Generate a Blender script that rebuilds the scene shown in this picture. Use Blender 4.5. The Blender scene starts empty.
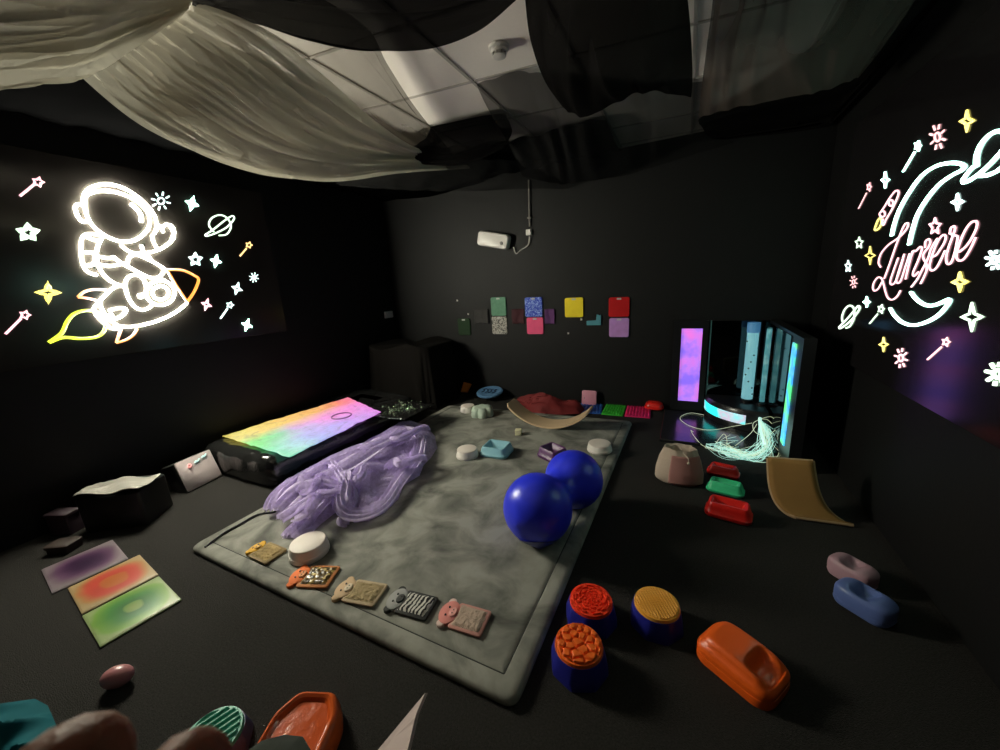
import bpy, bmesh, math, random
from mathutils import Vector, Matrix, noise
random.seed(7)
C = bpy.context.scene.collection
PI = math.pi

# ---------------------------------------------------------------- camera
F = 375.0; SL = -0.06; H = 1.4
d1 = Vector((687-500, 273-375, F)); d2 = Vector((687-1500, 273-375-SL*1000, F))
UPc = d1.cross(d2).normalized()
if UPc.y > 0: UPc = -UPc
Yc = d1.normalized(); Xc = Yc.cross(UPc)
O = Vector((0, 0, H))
def ray(px, py):
    c = Vector((px-500, py-375, F))
    return Vector((Xc.dot(c), Yc.dot(c), UPc.dot(c)))
def onz(px, py, z=0.0):
    r = ray(px, py); return O + r*((z-H)/r.z)
def onx(px, py, x):
    r = ray(px, py); return O + r*(x/r.x)
def ony(px, py, y):
    r = ray(px, py); return O + r*(y/r.y)
def ondepth(px, py, d):
    return O + ray(px, py)*(d/F)
cam = bpy.data.cameras.new('camera'); camo = bpy.data.objects.new('camera', cam); C.objects.link(camo)
cam.sensor_width = 36; cam.lens = F/1000*36; cam.clip_start = 0.01
cx = Vector((Xc.x, Yc.x, UPc.x)); cy = -Vector((Xc.y, Yc.y, UPc.y)); cz = -Vector((Xc.z, Yc.z, UPc.z))
M = Matrix((cx, cy, cz)).transposed().to_4x4(); M.translation = O
camo.matrix_world = M
cam.dof.use_dof = True; cam.dof.focus_distance = 2.4; cam.dof.aperture_fstop = 13.0
bpy.context.scene.camera = camo
# ---------------------------------------------------------------- world, exposure
w = bpy.data.worlds.new('world'); bpy.context.scene.world = w; w.use_nodes = True
w.node_tree.nodes['Background'].inputs[0].default_value = (0.0, 0.0, 0.0, 1)
vs = bpy.context.scene.view_settings
vs.view_transform = 'Standard'; vs.look = 'None'; vs.gamma = 1; vs.use_curve_mapping = False
EXPO = 0.12
vs.exposure = EXPO
NEON = 1.0          # overall strength of the signs
# ---------------------------------------------------------------- materials
def mat(name, col, rough=0.6, metal=0.0, spec=0.5, em=None, es=0.0, noise_amt=0.0, noise_scale=20, bump=0.0, bump_scale=60, sheen=0, coat=0, alpha=1.0):
    m = bpy.data.materials.new(name); m.use_nodes = True; nt = m.node_tree; N = nt.nodes; L = nt.links
    b = N['Principled BSDF']
    b.inputs['Base Color'].default_value = (*col, 1); b.inputs['Roughness'].default_value = rough
    b.inputs['Metallic'].default_value = metal; b.inputs['Specular IOR Level'].default_value = spec
    if sheen: b.inputs['Sheen Weight'].default_value = sheen
    if coat: b.inputs['Coat Weight'].default_value = coat; b.inputs['Coat Roughness'].default_value = 0.08
    if em: b.inputs['Emission Color'].default_value = (*em, 1); b.inputs['Emission Strength'].default_value = es
    if alpha < 1: b.inputs['Alpha'].default_value = alpha
    if noise_amt or bump:
        tc = N.new('ShaderNodeTexCoord')
    if noise_amt:
        n = N.new('ShaderNodeTexNoise'); n.inputs['Scale'].default_value = noise_scale; n.inputs['Detail'].default_value = 5
        L.new(tc.outputs['Object'], n.inputs['Vector'])
        mx = N.new('ShaderNodeMix'); mx.data_type = 'RGBA'
        mx.inputs[6].default_value = (*[c*(1-noise_amt) for c in col], 1); mx.inputs[7].default_value = (*[min(1, c*(1+noise_amt)) for c in col], 1)
        L.new(n.outputs['Fac'], mx.inputs[0]); L.new(mx.outputs[2], b.inputs['Base Color'])
    if bump:
        n2 = N.new('ShaderNodeTexNoise'); n2.inputs['Scale'].default_value = bump_scale; n2.inputs['Detail'].default_value = 4
        L.new(tc.outputs['Object'], n2.inputs['Vector'])
        bp = N.new('ShaderNodeBump'); bp.inputs['Strength'].default_value = bump; bp.inputs['Distance'].default_value = 0.01
        L.new(n2.outputs['Fac'], bp.inputs['Height']); L.new(bp.outputs['Normal'], b.inputs['Normal'])
    return m
def emi(name, col, s, base=(0.8, 0.8, 0.8)):
    return mat(name, base, 0.4, em=col, es=s)
def sheer(name, col, opac, weave=0.0, wscale=7):
    m = bpy.data.materials.new(name); m.use_nodes = True; nt = m.node_tree; N = nt.nodes; L = nt.links
    N.remove(N['Principled BSDF']); out = N['Material Output']
    d = N.new('ShaderNodeBsdfDiffuse'); d.inputs[0].default_value = (*col, 1)
    t = N.new('ShaderNodeBsdfTranslucent'); t.inputs[0].default_value = (*col, 1)
    m1 = N.new('ShaderNodeMixShader'); m1.inputs[0].default_value = 0.3
    L.new(d.outputs[0], m1.inputs[1]); L.new(t.outputs[0], m1.inputs[2])
    tr = N.new('ShaderNodeBsdfTransparent'); m2 = N.new('ShaderNodeMixShader')
    L.new(tr.outputs[0], m2.inputs[1]); L.new(m1.outputs[0], m2.inputs[2])
    # a thread net seen obliquely closes up: coverage grows with the angle, like any gauze
    lw = N.new('ShaderNodeLayerWeight'); lw.inputs['Blend'].default_value = 0.35
    mr = N.new('ShaderNodeMapRange'); mr.inputs['To Min'].default_value = opac; mr.inputs['To Max'].default_value = min(1, opac+0.45)
    L.new(lw.outputs['Facing'], mr.inputs['Value'])
    if weave:
        tc = N.new('ShaderNodeTexCoord'); n = N.new('ShaderNodeTexNoise'); n.inputs['Scale'].default_value = wscale; n.inputs['Detail'].default_value = 6
        L.new(tc.outputs['Object'], n.inputs['Vector'])
        ma = N.new('ShaderNodeMath'); ma.operation = 'MULTIPLY_ADD'; ma.inputs[1].default_value = weave; L.new(n.outputs['Fac'], ma.inputs[0]); L.new(mr.outputs[0], ma.inputs[2])
        ma.use_clamp = True
        L.new(ma.outputs[0], m2.inputs[0])
    else: L.new(mr.outputs[0], m2.inputs[0])
    L.new(m2.outputs[0], out.inputs[0]); return m
def ramp_mat(name, stops, kind='noise', scale=3.0, rough=0.6, emit=0.0, vec='Object', axis=None, interp='LINEAR', bump=0.0, distort=0.0):
    m = bpy.data.materials.new(name); m.use_nodes = True; nt = m.node_tree; N = nt.nodes; L = nt.links; b = N['Principled BSDF']
    tc = N.new('ShaderNodeTexCoord'); v = tc.outputs[vec]
    if axis is not None:
        sx = N.new('ShaderNodeSeparateXYZ'); L.new(v, sx.inputs[0]); f = sx.outputs[axis]
    elif kind == 'noise':
        n = N.new('ShaderNodeTexNoise'); n.inputs['Scale'].default_value = scale; n.inputs['Detail'].default_value = 3; n.inputs['Distortion'].default_value = distort; L.new(v, n.inputs['Vector']); f = n.outputs['Fac']
    elif kind == 'wave':
        n = N.new('ShaderNodeTexWave'); n.inputs['Scale'].default_value = scale; n.inputs['Distortion'].default_value = distort; n.inputs['Detail Scale'].default_value = 2.0; L.new(v, n.inputs['Vector']); f = n.outputs['Fac']
    elif kind == 'voronoi':
        n = N.new('ShaderNodeTexVoronoi'); n.inputs['Scale'].default_value = scale; L.new(v, n.inputs['Vector'])
        if True: f = n.outputs['Color']
    r = N.new('ShaderNodeValToRGB'); r.color_ramp.interpolation = interp
    e = r.color_ramp.elements
    while len(e) < len(stops): e.new(0.5)
    for k, (p, c) in enumerate(stops): e[k].position = p; e[k].color = (*c, 1)
    L.new(f, r.inputs[0]); L.new(r.outputs[0], b.inputs['Base Color']); b.inputs['Roughness'].default_value = rough
    if emit: L.new(r.outputs[0], b.inputs['Emission Color']); b.inputs['Emission Strength'].default_value = emit; b.inputs['Base Color'].default_value = (0, 0, 0, 1)
    if bump:
        bp = N.new('ShaderNodeBump'); bp.inputs['Strength'].default_value = bump; bp.inputs['Distance'].default_value = 0.01
        L.new(f, bp.inputs['Height']); L.new(bp.outputs['Normal'], b.inputs['Normal'])
    return m
# ---------------------------------------------------------------- mesh builder
WL = {}   # world position of each object made here
class MB:
    def __init__(s): s.v = []; s.f = []; s.uv = None
    def loft(s, rings, cap0=True, cap1=True, T=None, closed=True):
        n = len(rings[0]); b = len(s.v)
        for r in rings:
            for p in r: s.v.append((T @ Vector(p)) if T else Vector(p))
        for i in range(len(rings)-1):
            for j in range(n if closed else n-1):
                a = b+i*n+j; c = b+i*n+(j+1) % n
                s.f.append((a, c, c+n, a+n))
        if cap0: s.f.append(tuple(b+j for j in range(n-1, -1, -1)))
        if cap1: s.f.append(tuple(b+(len(rings)-1)*n+j for j in range(n)))
        return s
    def box(s, x0, x1, y0, y1, z0, z1, T=None):
        r = lambda z: [(x0, y0, z), (x1, y0, z), (x1, y1, z), (x0, y1, z)]
        return s.loft([r(z0), r(z1)], T=T)
    def tube(s, pts, r, n=6, closed=False, taper=None):
        pts = [Vector(p) for p in pts]; m = len(pts); rings = []
        t0 = (pts[1]-pts[0]).normalized(); up = Vector((0, 0, 1)) if abs(t0.z) < 0.9 else Vector((1, 0, 0))
        nrm = t0.cross(up).normalized()
        for i, p in enumerate(pts):
            if closed: t = pts[(i+1) % m]-pts[i-1]
            else: t = pts[min(i+1, m-1)]-pts[max(i-1, 0)]
            if t.length < 1e-9: t = t0
            t.normalize(); nrm = (nrm - t*nrm.dot(t))
            if nrm.length < 1e-6: nrm = t.orthogonal()
            nrm.normalize(); bn = t.cross(nrm)
            rr_ = r*(taper[i] if taper else 1)
            rings.append([p+nrm*math.cos(a)*rr_+bn*math.sin(a)*rr_ for a in (2*PI*k/n for k in range(n))])
        if closed: rings.append(rings[0])
        return s.loft(rings, not closed, not closed)
    def ball(s, c, r, n=12, m=8, sc=(1, 1, 1), T=None):
        rings = []
        for i in range(m+1):
            a = PI*(0.02+0.96*i/m); rings.append([(c[0]+sc[0]*r*math.sin(a)*math.cos(2*PI*k/n), c[1]+sc[1]*r*math.sin(a)*math.sin(2*PI*k/n), c[2]-sc[2]*r*math.cos(a)) for k in range(n)])
        return s.loft(rings, T=T)
    def grid(s, fn, nu, nv, T=None):
        b = len(s.v)
        for j in range(nv+1):
            for i in range(nu+1):
                p = Vector(fn(i/nu, j/nv)); s.v.append(T @ p if T else p)
        for j in range(nv):
            for i in range(nu):
                a = b+j*(nu+1)+i; s.f.append((a, a+1, a+nu+2, a+nu+1))
        return s
    def build(s, name, m, parent=None, smooth=40, solid=0.0, subsurf=0, label=None):
        xs = s.v
        if parent is None:
            mn = Vector((min(p[i] for p in xs) for i in range(3))); mxx = Vector((max(p[i] for p in xs) for i in range(3)))
            base = Vector(((mn.x+mxx.x)/2, (mn.y+mxx.y)/2, mn.z)); loc = base
        else:
            base = WL[parent.name]; loc = Vector((0, 0, 0))
        me = bpy.data.meshes.new(name); me.from_pydata([tuple(p-base) for p in xs], [], s.f); me.validate(); me.update()
        bm = bmesh.new(); bm.from_mesh(me); bmesh.ops.remove_doubles(bm, verts=bm.verts, dist=1e-6); bmesh.ops.recalc_face_normals(bm, faces=bm.faces); bm.to_mesh(me); bm.free()
        if smooth:
            for p in me.polygons: p.use_smooth = True
            me.set_sharp_from_angle(angle=math.radians(smooth))
        o = bpy.data.objects.new(name, me); C.objects.link(o); me.materials.append(m); o.location = loc
        if parent: o.parent = parent
        if solid:
            md = o.modifiers.new('solid', 'SOLIDIFY'); md.thickness = solid
        if subsurf:
            md = o.modifiers.new('sub', 'SUBSURF'); md.levels = subsurf; md.render_levels = subsurf
        WL[o.name] = base
        if label: o['label'] = label
        return o
def tag(o, label, cat, group=None, kind=None):
    o['label'] = label; o['category'] = cat
    if group: o['group'] = group
    if kind: o['kind'] = kind
    return o
def thing(name, label, cat, loc, group=None):
    o = bpy.data.objects.new(name, None); C.objects.link(o); o.location = loc; o.empty_display_size = 0.05
    WL[o.name] = Vector(loc); return tag(o, label, cat, group)
def struct(o): o['kind'] = 'structure'; return o
def rr(w, l, r, z=0.0, n=5, cx=0, cy=0):
    r = max(0.0005, min(r, w/2-1e-4, l/2-1e-4)); P = []
    for (sx, sy, a0) in ((1, 1, 0), (-1, 1, PI/2), (-1, -1, PI), (1, -1, 3*PI/2)):
        for k in range(n+1):
            a = a0+PI/2*k/n; P.append((cx+sx*(w/2-r)+r*math.cos(a), cy+sy*(l/2-r)+r*math.sin(a), z))
    return P
def rloft(w, l, r, prof, n=5):
    return [rr(w-2*i, l-2*i, r-i if r-i > 0.002 else 0.002, z, n) for i, z in prof]
def circ(r, z, n=32, sx=1, sy=1, ph=0): return [(r*sx*math.cos(2*PI*k/n+ph), r*sy*math.sin(2*PI*k/n+ph), z) for k in range(n)]
def TR(loc, rz=0, rx=0, ry=0): return Matrix.Translation(Vector(loc)) @ Matrix.Rotation(rz, 4, 'Z') @ Matrix.Rotation(ry, 4, 'Y') @ Matrix.Rotation(rx, 4, 'X')
def cat(P, k=6, closed=False):
    P = [Vector(p) for p in P]; n = len(P); out = []
    if n < 3 and not closed: return [P[0].lerp(P[-1], i/k) for i in range(k+1)]
    rng = n if closed else n-1
    for i in range(rng):
        if closed: p0, p1, p2, p3 = P[i-1], P[i], P[(i+1) % n], P[(i+2) % n]
        else: p0, p1, p2, p3 = P[max(i-1, 0)], P[i], P[i+1], P[min(i+2, n-1)]
        for q in range(k):
            t = q/k
            out.append(0.5*((2*p1)+(p2-p0)*t+(2*p0-5*p1+4*p2-p3)*t*t+(3*p1-p0-3*p2+p3)*t**3))
    if not closed: out.append(P[-1])
    return out
def fr(p, sc=1.0, seed=0.0): return noise.noise(Vector((p[0]*sc+seed, p[1]*sc+seed*1.7, p[2]*sc if len(p) > 2 else seed)))

# ---------------------------------------------------------------- room shell
XL, XR, YB, YF, ZC = -3.65, 1.0, 4.15, -1.3, 2.6
m_wall = mat('black_wall_paint', (0.0040, 0.0039, 0.0041), 0.6, spec=.28, noise_amt=0.15, noise_scale=3, bump=0.05, bump_scale=40)
m_carpet = mat('dark_carpet', (0.031, 0.029, 0.027), 0.95, noise_amt=0.75, noise_scale=150, bump=0.8, bump_scale=260, spec=0.1)
m_tile = mat('ceiling_tile', (0.92, 0.85, 0.80), 0.9, noise_amt=0.03, noise_scale=60, bump=0.15, bump_scale=180)
m_grid = mat('ceiling_grid', (0.52, 0.48, 0.45), 0.6)
struct(MB().box(XL-.1, XR+.1, YF-.1, YB+.1, -0.1, 0).build('floor', m_carpet, smooth=0))
struct(MB().box(XL-.1, XL, YF, YB, 0, ZC).build('wall_left', m_wall, smooth=0))
struct(MB().box(XR, XR+.1, YF, YB, 0, ZC).build('wall_right', m_wall, smooth=0))
struct(MB().box(XL-.1, XR+.1, YB, YB+.1, 0, ZC).build('wall_back', m_wall, smooth=0))
struct(MB().box(XL-.1, XR+.1, YF-.1, YF, 0, ZC).build('wall_front', m_wall, smooth=0))
struct(MB().box(XL-.1, XR+.1, YF-.1, YB+.1, ZC, ZC+.1).build('ceiling', m_tile, smooth=0))
# suspended grid bars (slightly out of square, as hung)
g = MB()
for k in range(-5, 5):
    x = -1.225+0.6*k
    if XL < x < XR: g.box(-.009, .009, YF, YB, ZC-.006, ZC, T=TR((x, 0, 0)))
for k in range(-6, 4):
    y = 2.32+0.6*k; 
    pts = []
    for xx in (XL, XR):
        pts.append((xx, min(YB-.02, max(YF+.02, y+0.11*(xx+1.2)))))
    (xa, ya), (xb, yb) = pts
    r = lambda z: [(xa, ya-.009, z), (xb, yb-.009, z), (xb, yb+.009, z), (xa, ya+.009, z)]
    g.loft([r(ZC-.006), r(ZC)])
struct(g.build('trim_1', m_grid, smooth=0))

# ---------------------------------------------------------------- neon signs
m_board = mat('sign_board_black', (0.025, 0.022, 0.020), 0.16, spec=0.5)
m_board_edge = mat('sign_board_right', (0.011, 0.010, 0.011), 0.14, spec=0.5)
def neon_mat(name, col, s): return emi(name, col, s*NEON, base=(0.6, 0.6, 0.6))
NM = dict(white=neon_mat('neon_white', (.98, .95, .77), 232.0), cool=neon_mat('neon_cool', (.74, 1, .95), 3.0), pink=neon_mat('neon_pink', (1, .50, .56), 2.0),
          green=neon_mat('neon_green', (.72, 1, .72), 2.0), orange=neon_mat('neon_orange', (1, .36, .05), 1.6), lime=neon_mat('neon_lime', (.72, .90, .03), 1.7),
          yellow=neon_mat('neon_yellow', (1, .82, .16), 1.8), amber=neon_mat('neon_amber', (1, .62, .22), 1.8),
          rose=neon_mat('neon_rose', (1, .50, .52), 1.6), mint=neon_mat('neon_mint', (.50, 1, .80), 14.0), paleyellow=neon_mat('neon_dot', (1, .9, .4), 0.8))
def sign(px_fn, off):
    """px_fn maps a photo point to the tube plane on the wall"""
    def stroke(P, close=False, k=6): return cat([px_fn(x, y) for x, y in P], k, close), close
    return stroke
# --- left sign: child astronaut riding a rocket
XT = XL+0.041
L_ = lambda x, y: onx(x, y, XT)
b0 = L_(120, 356); 
YL0, YL1, ZL0, ZL1 = 0.62, 2.48, 1.065, 2.36
left_sign = thing('neon_sign', 'large black wall sign with glowing white astronaut riding a rocket', 'neon sign', (XL+.03, (YL0+YL1)/2, ZL0))
MB().loft([[(XL+.004+a, y, z) for (y, z) in ((YL0+i, ZL0+i), (YL1-i, ZL0+i), (YL1-i, ZL1-i), (YL0+i, ZL1-i))] for a, i in ((0, 0), (.03, 0), (.034, .004))]).build('backing_board', m_board, left_sign, label='glossy black backing board')
def neon(sgn, name, fn, strokes, m, r=0.008, label=None, k=6, n=6):
    mb = MB()
    for P in strokes:
        close = False
        if P[-1] == 'c': close = True; P = P[:-1]
        mb.tube(cat([fn(x, y) for x, y in P], k, close), r, n, close)
    return mb.build(name, NM[m], sgn, smooth=60, label=label)
c7 = lambda P: [p if p == 'c' else (60+p[0]/4.167, 170+p[1]/4.167) for p in P]
c5 = lambda P: [p if p == 'c' else (60+p[0]/6.523, 230+p[1]/6.523) for p in P]
c4 = lambda P: [p if p == 'c' else (60+p[0]/7.5, 175+p[1]/7.5) for p in P]
R1 = 0.0075
neon(left_sign, 'helmet', L_, [c4([(190, 210), (200, 150), (290, 120), (400, 125), (520, 165), (620, 235), (670, 310), (665, 390), (620, 450), (540, 495), (440, 495), (340, 455), (250, 385), (200, 300), 'c']),
    c4([(180, 240), (175, 170), (210, 110), (290, 75), (390, 72), (490, 105), (590, 170), (670, 245), (715, 320), (725, 400), (705, 440)])], 'white', R1, 'white neon helmet outline', k=5)
neon(left_sign, 'ear_piece', L_, [c4([(150, 215), (115, 235), (125, 290), (160, 345), (205, 350)])], 'white', R1)
neon(left_sign, 'visor_highlight', L_, [c4([(530, 215), (575, 255), (605, 300), (610, 350)])], 'white', .010)
neon(left_sign, 'backpack', L_, [c4([(310, 455), (240, 440), (180, 455), (160, 500), (158, 580), (175, 680), (215, 730), (280, 750)]), c4([(200, 465), (250, 485), (290, 490)]), c4([(190, 580), (245, 585), (265, 610), (250, 670), (205, 680)])], 'white', R1)
neon(left_sign, 'torso', L_, [c5([(275, 50), (245, 110), (238, 170), (250, 230), (290, 300), (350, 345), (415, 365)]), c5([(250, 175), (330, 185), (350, 178), (400, 215), (480, 260), (560, 300), (620, 315), (665, 290), (675, 262)]),
    c5([(255, 225), (330, 235), (400, 222)]), c5([(395, 95), (435, 130), (480, 150), (560, 150), (640, 130), (700, 95), (740, 50), (735, 0), (715, -20)]), c5([(530, 100), (540, 140)])], 'white', R1)
neon(left_sign, 'waving_hand', L_, [c4([(735, 375), (760, 395), (775, 430)]), c4([(770, 390), (800, 370), (840, 385), (855, 430), (830, 500)]), c4([(690, 450), (700, 500), (725, 545)])], 'white', R1)
neon(left_sign, 'arm', L_, [c5([(440, 220), (450, 180), (490, 160), (550, 180), (620, 215), (680, 255), (675, 262)]), c5([(550, 165), (580, 175), (595, 200)])], 'white', R1)
neon(left_sign, 'boot', L_, [c5([(545, 420), (515, 425), (530, 440), (560, 400), (555, 340), (520, 300), (470, 295), (430, 330), (430, 390), (455, 460), (500, 510), (550, 520), (590, 500), (600, 480)])], 'white', R1)
neon(left_sign, 'rocket_body', L_, [c5([(415, 365), (360, 370), (300, 420), (262, 470), (285, 540), (330, 590), (380, 628)]), c5([(262, 470), (225, 505), (235, 550), (280, 600), (330, 640), (380, 640), (390, 628)]), c5([(360, 625), (450, 630), (560, 615), (680, 575), (770, 525), (825, 478)]),
    c5([(320, 525), (380, 510), (430, 515), (415, 550), (360, 580), (330, 545)]), c5([(610, 310), (680, 325)])], 'white', R1)
neon(left_sign, 'porthole', L_, [c5([(655+92*math.cos(a), 410+80*math.sin(a)) for a in [2*PI*q/12 for q in range(12)]]+['c']), c5([(655+52*math.cos(a), 410+45*math.sin(a)) for a in [2*PI*q/12 for q in range(12)]]+['c'])], 'white', R1)
neon(left_sign, 'nose_cone', L_, [c7([(445, 415), (510, 418), (560, 440), (577, 458), (560, 505), (530, 550)]), c7([(530, 550), (487, 485), (445, 415)])], 'orange', .010, 'orange neon nose cone')
neon(left_sign, 'fin', L_, [c7([(195, 500), (140, 498), (100, 508), (75, 530)]), c7([(75, 530), (120, 535), (160, 546)])], 'orange', .009, 'orange upper neon fin')
neon(left_sign, 'fin', L_, [c7([(255, 662), (243, 695), (235, 720)]), c7([(235, 720), (275, 708), (305, 688), (322, 662)])], 'orange', .009, 'orange lower neon fin')
neon(left_sign, 'flame', L_, [[(49, 342.5), (61.6, 333), (67, 322), (74, 314), (86, 310.5), (98, 313), (105, 321), (104, 331), (96, 337), (80, 338.5), (63, 337.5), (49, 342.5)]], 'lime', .011, 'lime neon exhaust flame')
def star_pts(cx, cy, rx, ry, n, inner=.45, ph=-PI/2):
    return [(cx+rx*(1 if q % 2 == 0 else inner)*math.cos(ph+PI*q/n), cy+ry*(1 if q % 2 == 0 else inner)*math.sin(ph+PI*q/n)) for q in range(2*n)]
def nstar(sgn, fn, cx, cy, rx, ry, n, m, r=.006, inner=.45, ph=-PI/2, name='star'):
    P = star_pts(cx, cy, rx, ry, n, inner, ph); r = r*(1.25 if sgn is left_sign else .75)
    mb = MB(); mb.tube([fn(*p) for i in range(len(P)) for p in (P[i], ((P[i][0]+P[(i+1) % len(P)][0])/2, (P[i][1]+P[(i+1) % len(P)][1])/2))], r, 6, True)
    return mb.build(name, NM[m], sgn, smooth=60)
def nsun(sgn, fn, cx, cy, rx, ry, m, r=.006, rays=8, name='sun', ring=True):
    mb = MB(); r = r*.7; rx *= .92; ry *= .92
    if ring: mb.tube(cat([fn(cx+.34*rx*math.cos(a), cy+.34*ry*math.sin(a)) for a in [2*PI*q/10 for q in range(10)]], 2, True), r, 6, True)
    for q in range(rays):
        a = 2*PI*(q+.3)/rays; i = .62 if ring else .12
        mb.tube([fn(cx+i*rx*math.cos(a), cy+i*ry*math.sin(a)), fn(cx+rx*math.cos(a), cy+ry*math.sin(a))], r, 6)
    return mb.build(name, NM[m], sgn, smooth=60)
def nwand(sgn, fn, sx, sy, rx, ry, ax, ay, bx, by, m, r=.006):
    r = r*.75; mb = MB(); P = star_pts(sx, sy, rx, ry, 5, .5, -PI/2+.3)
    mb.tube([fn(*p) for p in P], r, 6, True); mb.tube([fn(ax, ay), fn(bx, by)], r*1.1, 6)
    return mb.build('wand', NM[m], sgn, smooth=60)
for a in ((38, 182, 6, 5, 20, 196, 34, 184.5, 'pink'), (25, 315, 5.5, 4.5, 5.5, 334, 21, 318.5, 'pink'), (249, 245, 3.4, 3.2, 240, 256, 246.5, 248.5, 'amber'), (230, 305, 3.6, 3, 220.5, 318.5, 227.5, 308.5, 'cool')):
    nwand(left_sign, L_, a[0], a[1], a[2], a[3], *a[4:8], a[8], .0075)
nstar(left_sign, L_, 28, 232.5, 10.5, 8.5, 5, 'green', .009)
nstar(left_sign, L_, 48, 292.5, 12, 10.5, 4, 'yellow', .008, .28)
nsun(left_sign, L_, 161, 201, 10.5, 10, 'cool', .007)
nstar(left_sign, L_, 192, 203.5, 6, 7, 4, 'mint', .007, .3, -PI/2+.3)
neon(left_sign, 'planet', L_, [[(214, 232), (209, 225), (212, 218), (220, 215), (227, 218), (231, 226), (227, 234), (219, 235.5)], [(205, 235), (214, 229), (224, 221), (232, 216), (234, 219), (227, 227), (216, 233), (207, 236), (205, 235)]], 'green', .006)
nstar(left_sign, L_, 195.5, 259.5, 6.5, 6.5, 5, 'cool', .007)
nstar(left_sign, L_, 216, 261, 5, 6, 4, 'mint', .006, .3, -PI/2+.2)
nsun(left_sign, L_, 254, 277.5, 5, 5.5, 'cool', .005, ring=False, name='snowflake')
for (x, y, m_) in ((237, 288.5, 'cool'), (206.5, 304.5, 'pink'), (247, 325, 'mint')): nstar(left_sign, L_, x, y, 5, 6, 4, m_, .006, .3, -PI/2+.3)
# --- right sign: crescent moon with script word
XT2 = XR-0.033
R_ = lambda x, y: onx(x, y, XT2)
right_sign = thing('neon_sign', 'black wall sign with glowing crescent moon and pink script word', 'neon sign', (XR-.02, 2.6, .77))
MB().loft([[(XR-.003-a, y, z) for (y, z) in ((1.05+i, .765+i), (3.62-i, .765+i), (3.62-i, 2.30-i), (1.05+i, 2.30-i))] for a, i in ((0, 0), (.024, 0), (.028, .004))]).build('backing_board', m_board_edge, right_sign, label='glossy black backing board')
q5 = lambda ox, oy, s, P: [p if p == 'c' else (ox+p[0]/s, oy+p[1]/s) for p in P]
RM = .0065
neon(right_sign, 'moon', R_, [q5(860, 120, 3.75, [(118, 435), (128, 390), (148, 335), (185, 270), (230, 210), (280, 175), (330, 162), (372, 163), (390, 175), (378, 190), (345, 207), (295, 243), (248, 300), (215, 355), (197, 410), (183, 468)]),
    q5(900, 240, 5, [(55, 262), (80, 295), (120, 322), (160, 328), (205, 314), (238, 298), (246, 304), (236, 325), (200, 368), (150, 402), (95, 422), (50, 425), (5, 408), (-30, 375), (-50, 342)])], 'mint', RM, 'pale mint neon crescent moon', k=5)
neon(right_sign, 'planet', R_, [q5(900, 90, 5, [(380, 385), (382, 330), (400, 280), (430, 240), (465, 213), (505, 207), (540, 225), (555, 280), (540, 350), (500, 395), (440, 425), (392, 428)]), q5(900, 90, 5, [(365, 385), (340, 412), (315, 448), (320, 462), (350, 450), (400, 415), (450, 370), (500, 315), (550, 250), (575, 200), (560, 195), (520, 215)])], 'mint', RM, 'pale mint neon ringed planet')
A = lambda P: q5(865, 215, 8.333, P); B = lambda P: q5(870, 230, 9.37, P); D_ = lambda P: q5(915, 215, 10.714, P)
RT = .0038
neon(right_sign, 'letter_l', R_, [A([(130, 435), (113, 400), (125, 340), (155, 290), (205, 240), (265, 200), (315, 155), (352, 105), (358, 70), (335, 75), (310, 120), (290, 170), (258, 255), (225, 350), (190, 450), (160, 530)]),
    A([(140, 560), (110, 612), (80, 632), (65, 610), (75, 560), (108, 520), (138, 530), (155, 580), (170, 640), (190, 690), (225, 706), (265, 680), (295, 630)])], 'pink', RT, k=5)
neon(right_sign, 'letter_u', R_, [B([(265, 260), (225, 370), (190, 480), (205, 512), (240, 480), (285, 360), (322, 225)]), B([(322, 225), (275, 370), (247, 470), (262, 498), (290, 470), (330, 350), (372, 220)])], 'pink', RT, k=4)
neon(right_sign, 'letter_m', R_, [B([(400, 195), (365, 320), (333, 462)]), B([(348, 400), (380, 270), (408, 197), (425, 200), (445, 182), (470, 158), (487, 180), (450, 290), (405, 395), (412, 432), (455, 392)])], 'pink', RT, k=4)
neon(right_sign, 'letter_i', R_, [D_([(110, 350), (113, 285), (148, 258), (165, 290), (145, 345), (112, 385), (88, 430), (95, 475), (122, 520), (125, 590), (95, 665), (60, 735)]), D_([(240, 250), (200, 310), (165, 380), (148, 440), (120, 505), (75, 590), (25, 685), (-40, 770)])], 'pink', RT, k=4)
neon(right_sign, 'letter_e', R_, [D_([(180, 450), (225, 430), (265, 375), (312, 300), (330, 240), (310, 212), (278, 232), (240, 290), (200, 385), (170, 480), (155, 560), (182, 596), (232, 560), (282, 470), (322, 380)])], 'pink', RT, k=4)
neon(right_sign, 'letter_r', R_, [D_([(375, 205), (385, 140), (418, 120), (430, 150), (400, 240), (360, 350), (335, 460), (350, 525), (390, 505), (428, 400), (455, 265), (453, 226), (405, 215), (372, 192)])], 'pink', RT, k=4)
neon(right_sign, 'letter_e', R_, [D_([(475, 395), (540, 340), (600, 260), (655, 150), (665, 85), (640, 65), (590, 90), (540, 160), (490, 270), (450, 400), (450, 470), (490, 490), (540, 450), (600, 350), (650, 240)])], 'pink', RT, k=4)
neon(right_sign, 'rocket', R_, [q5(870, 185, 12.5, [(130, 340), (180, 270), (240, 170), (310, 80), (350, 75), (355, 120), (310, 230), (260, 330), (200, 430), (170, 500), (155, 480), (165, 420)]), q5(870, 185, 12.5, [(130, 340), (120, 375), (150, 400), (185, 380), (175, 330), 'c']), q5(870, 185, 12.5, [(262+28*math.cos(t*1.05), 225+38*math.sin(t*1.05)) for t in range(6)]+['c'])], 'pink', .004, k=3)
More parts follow.
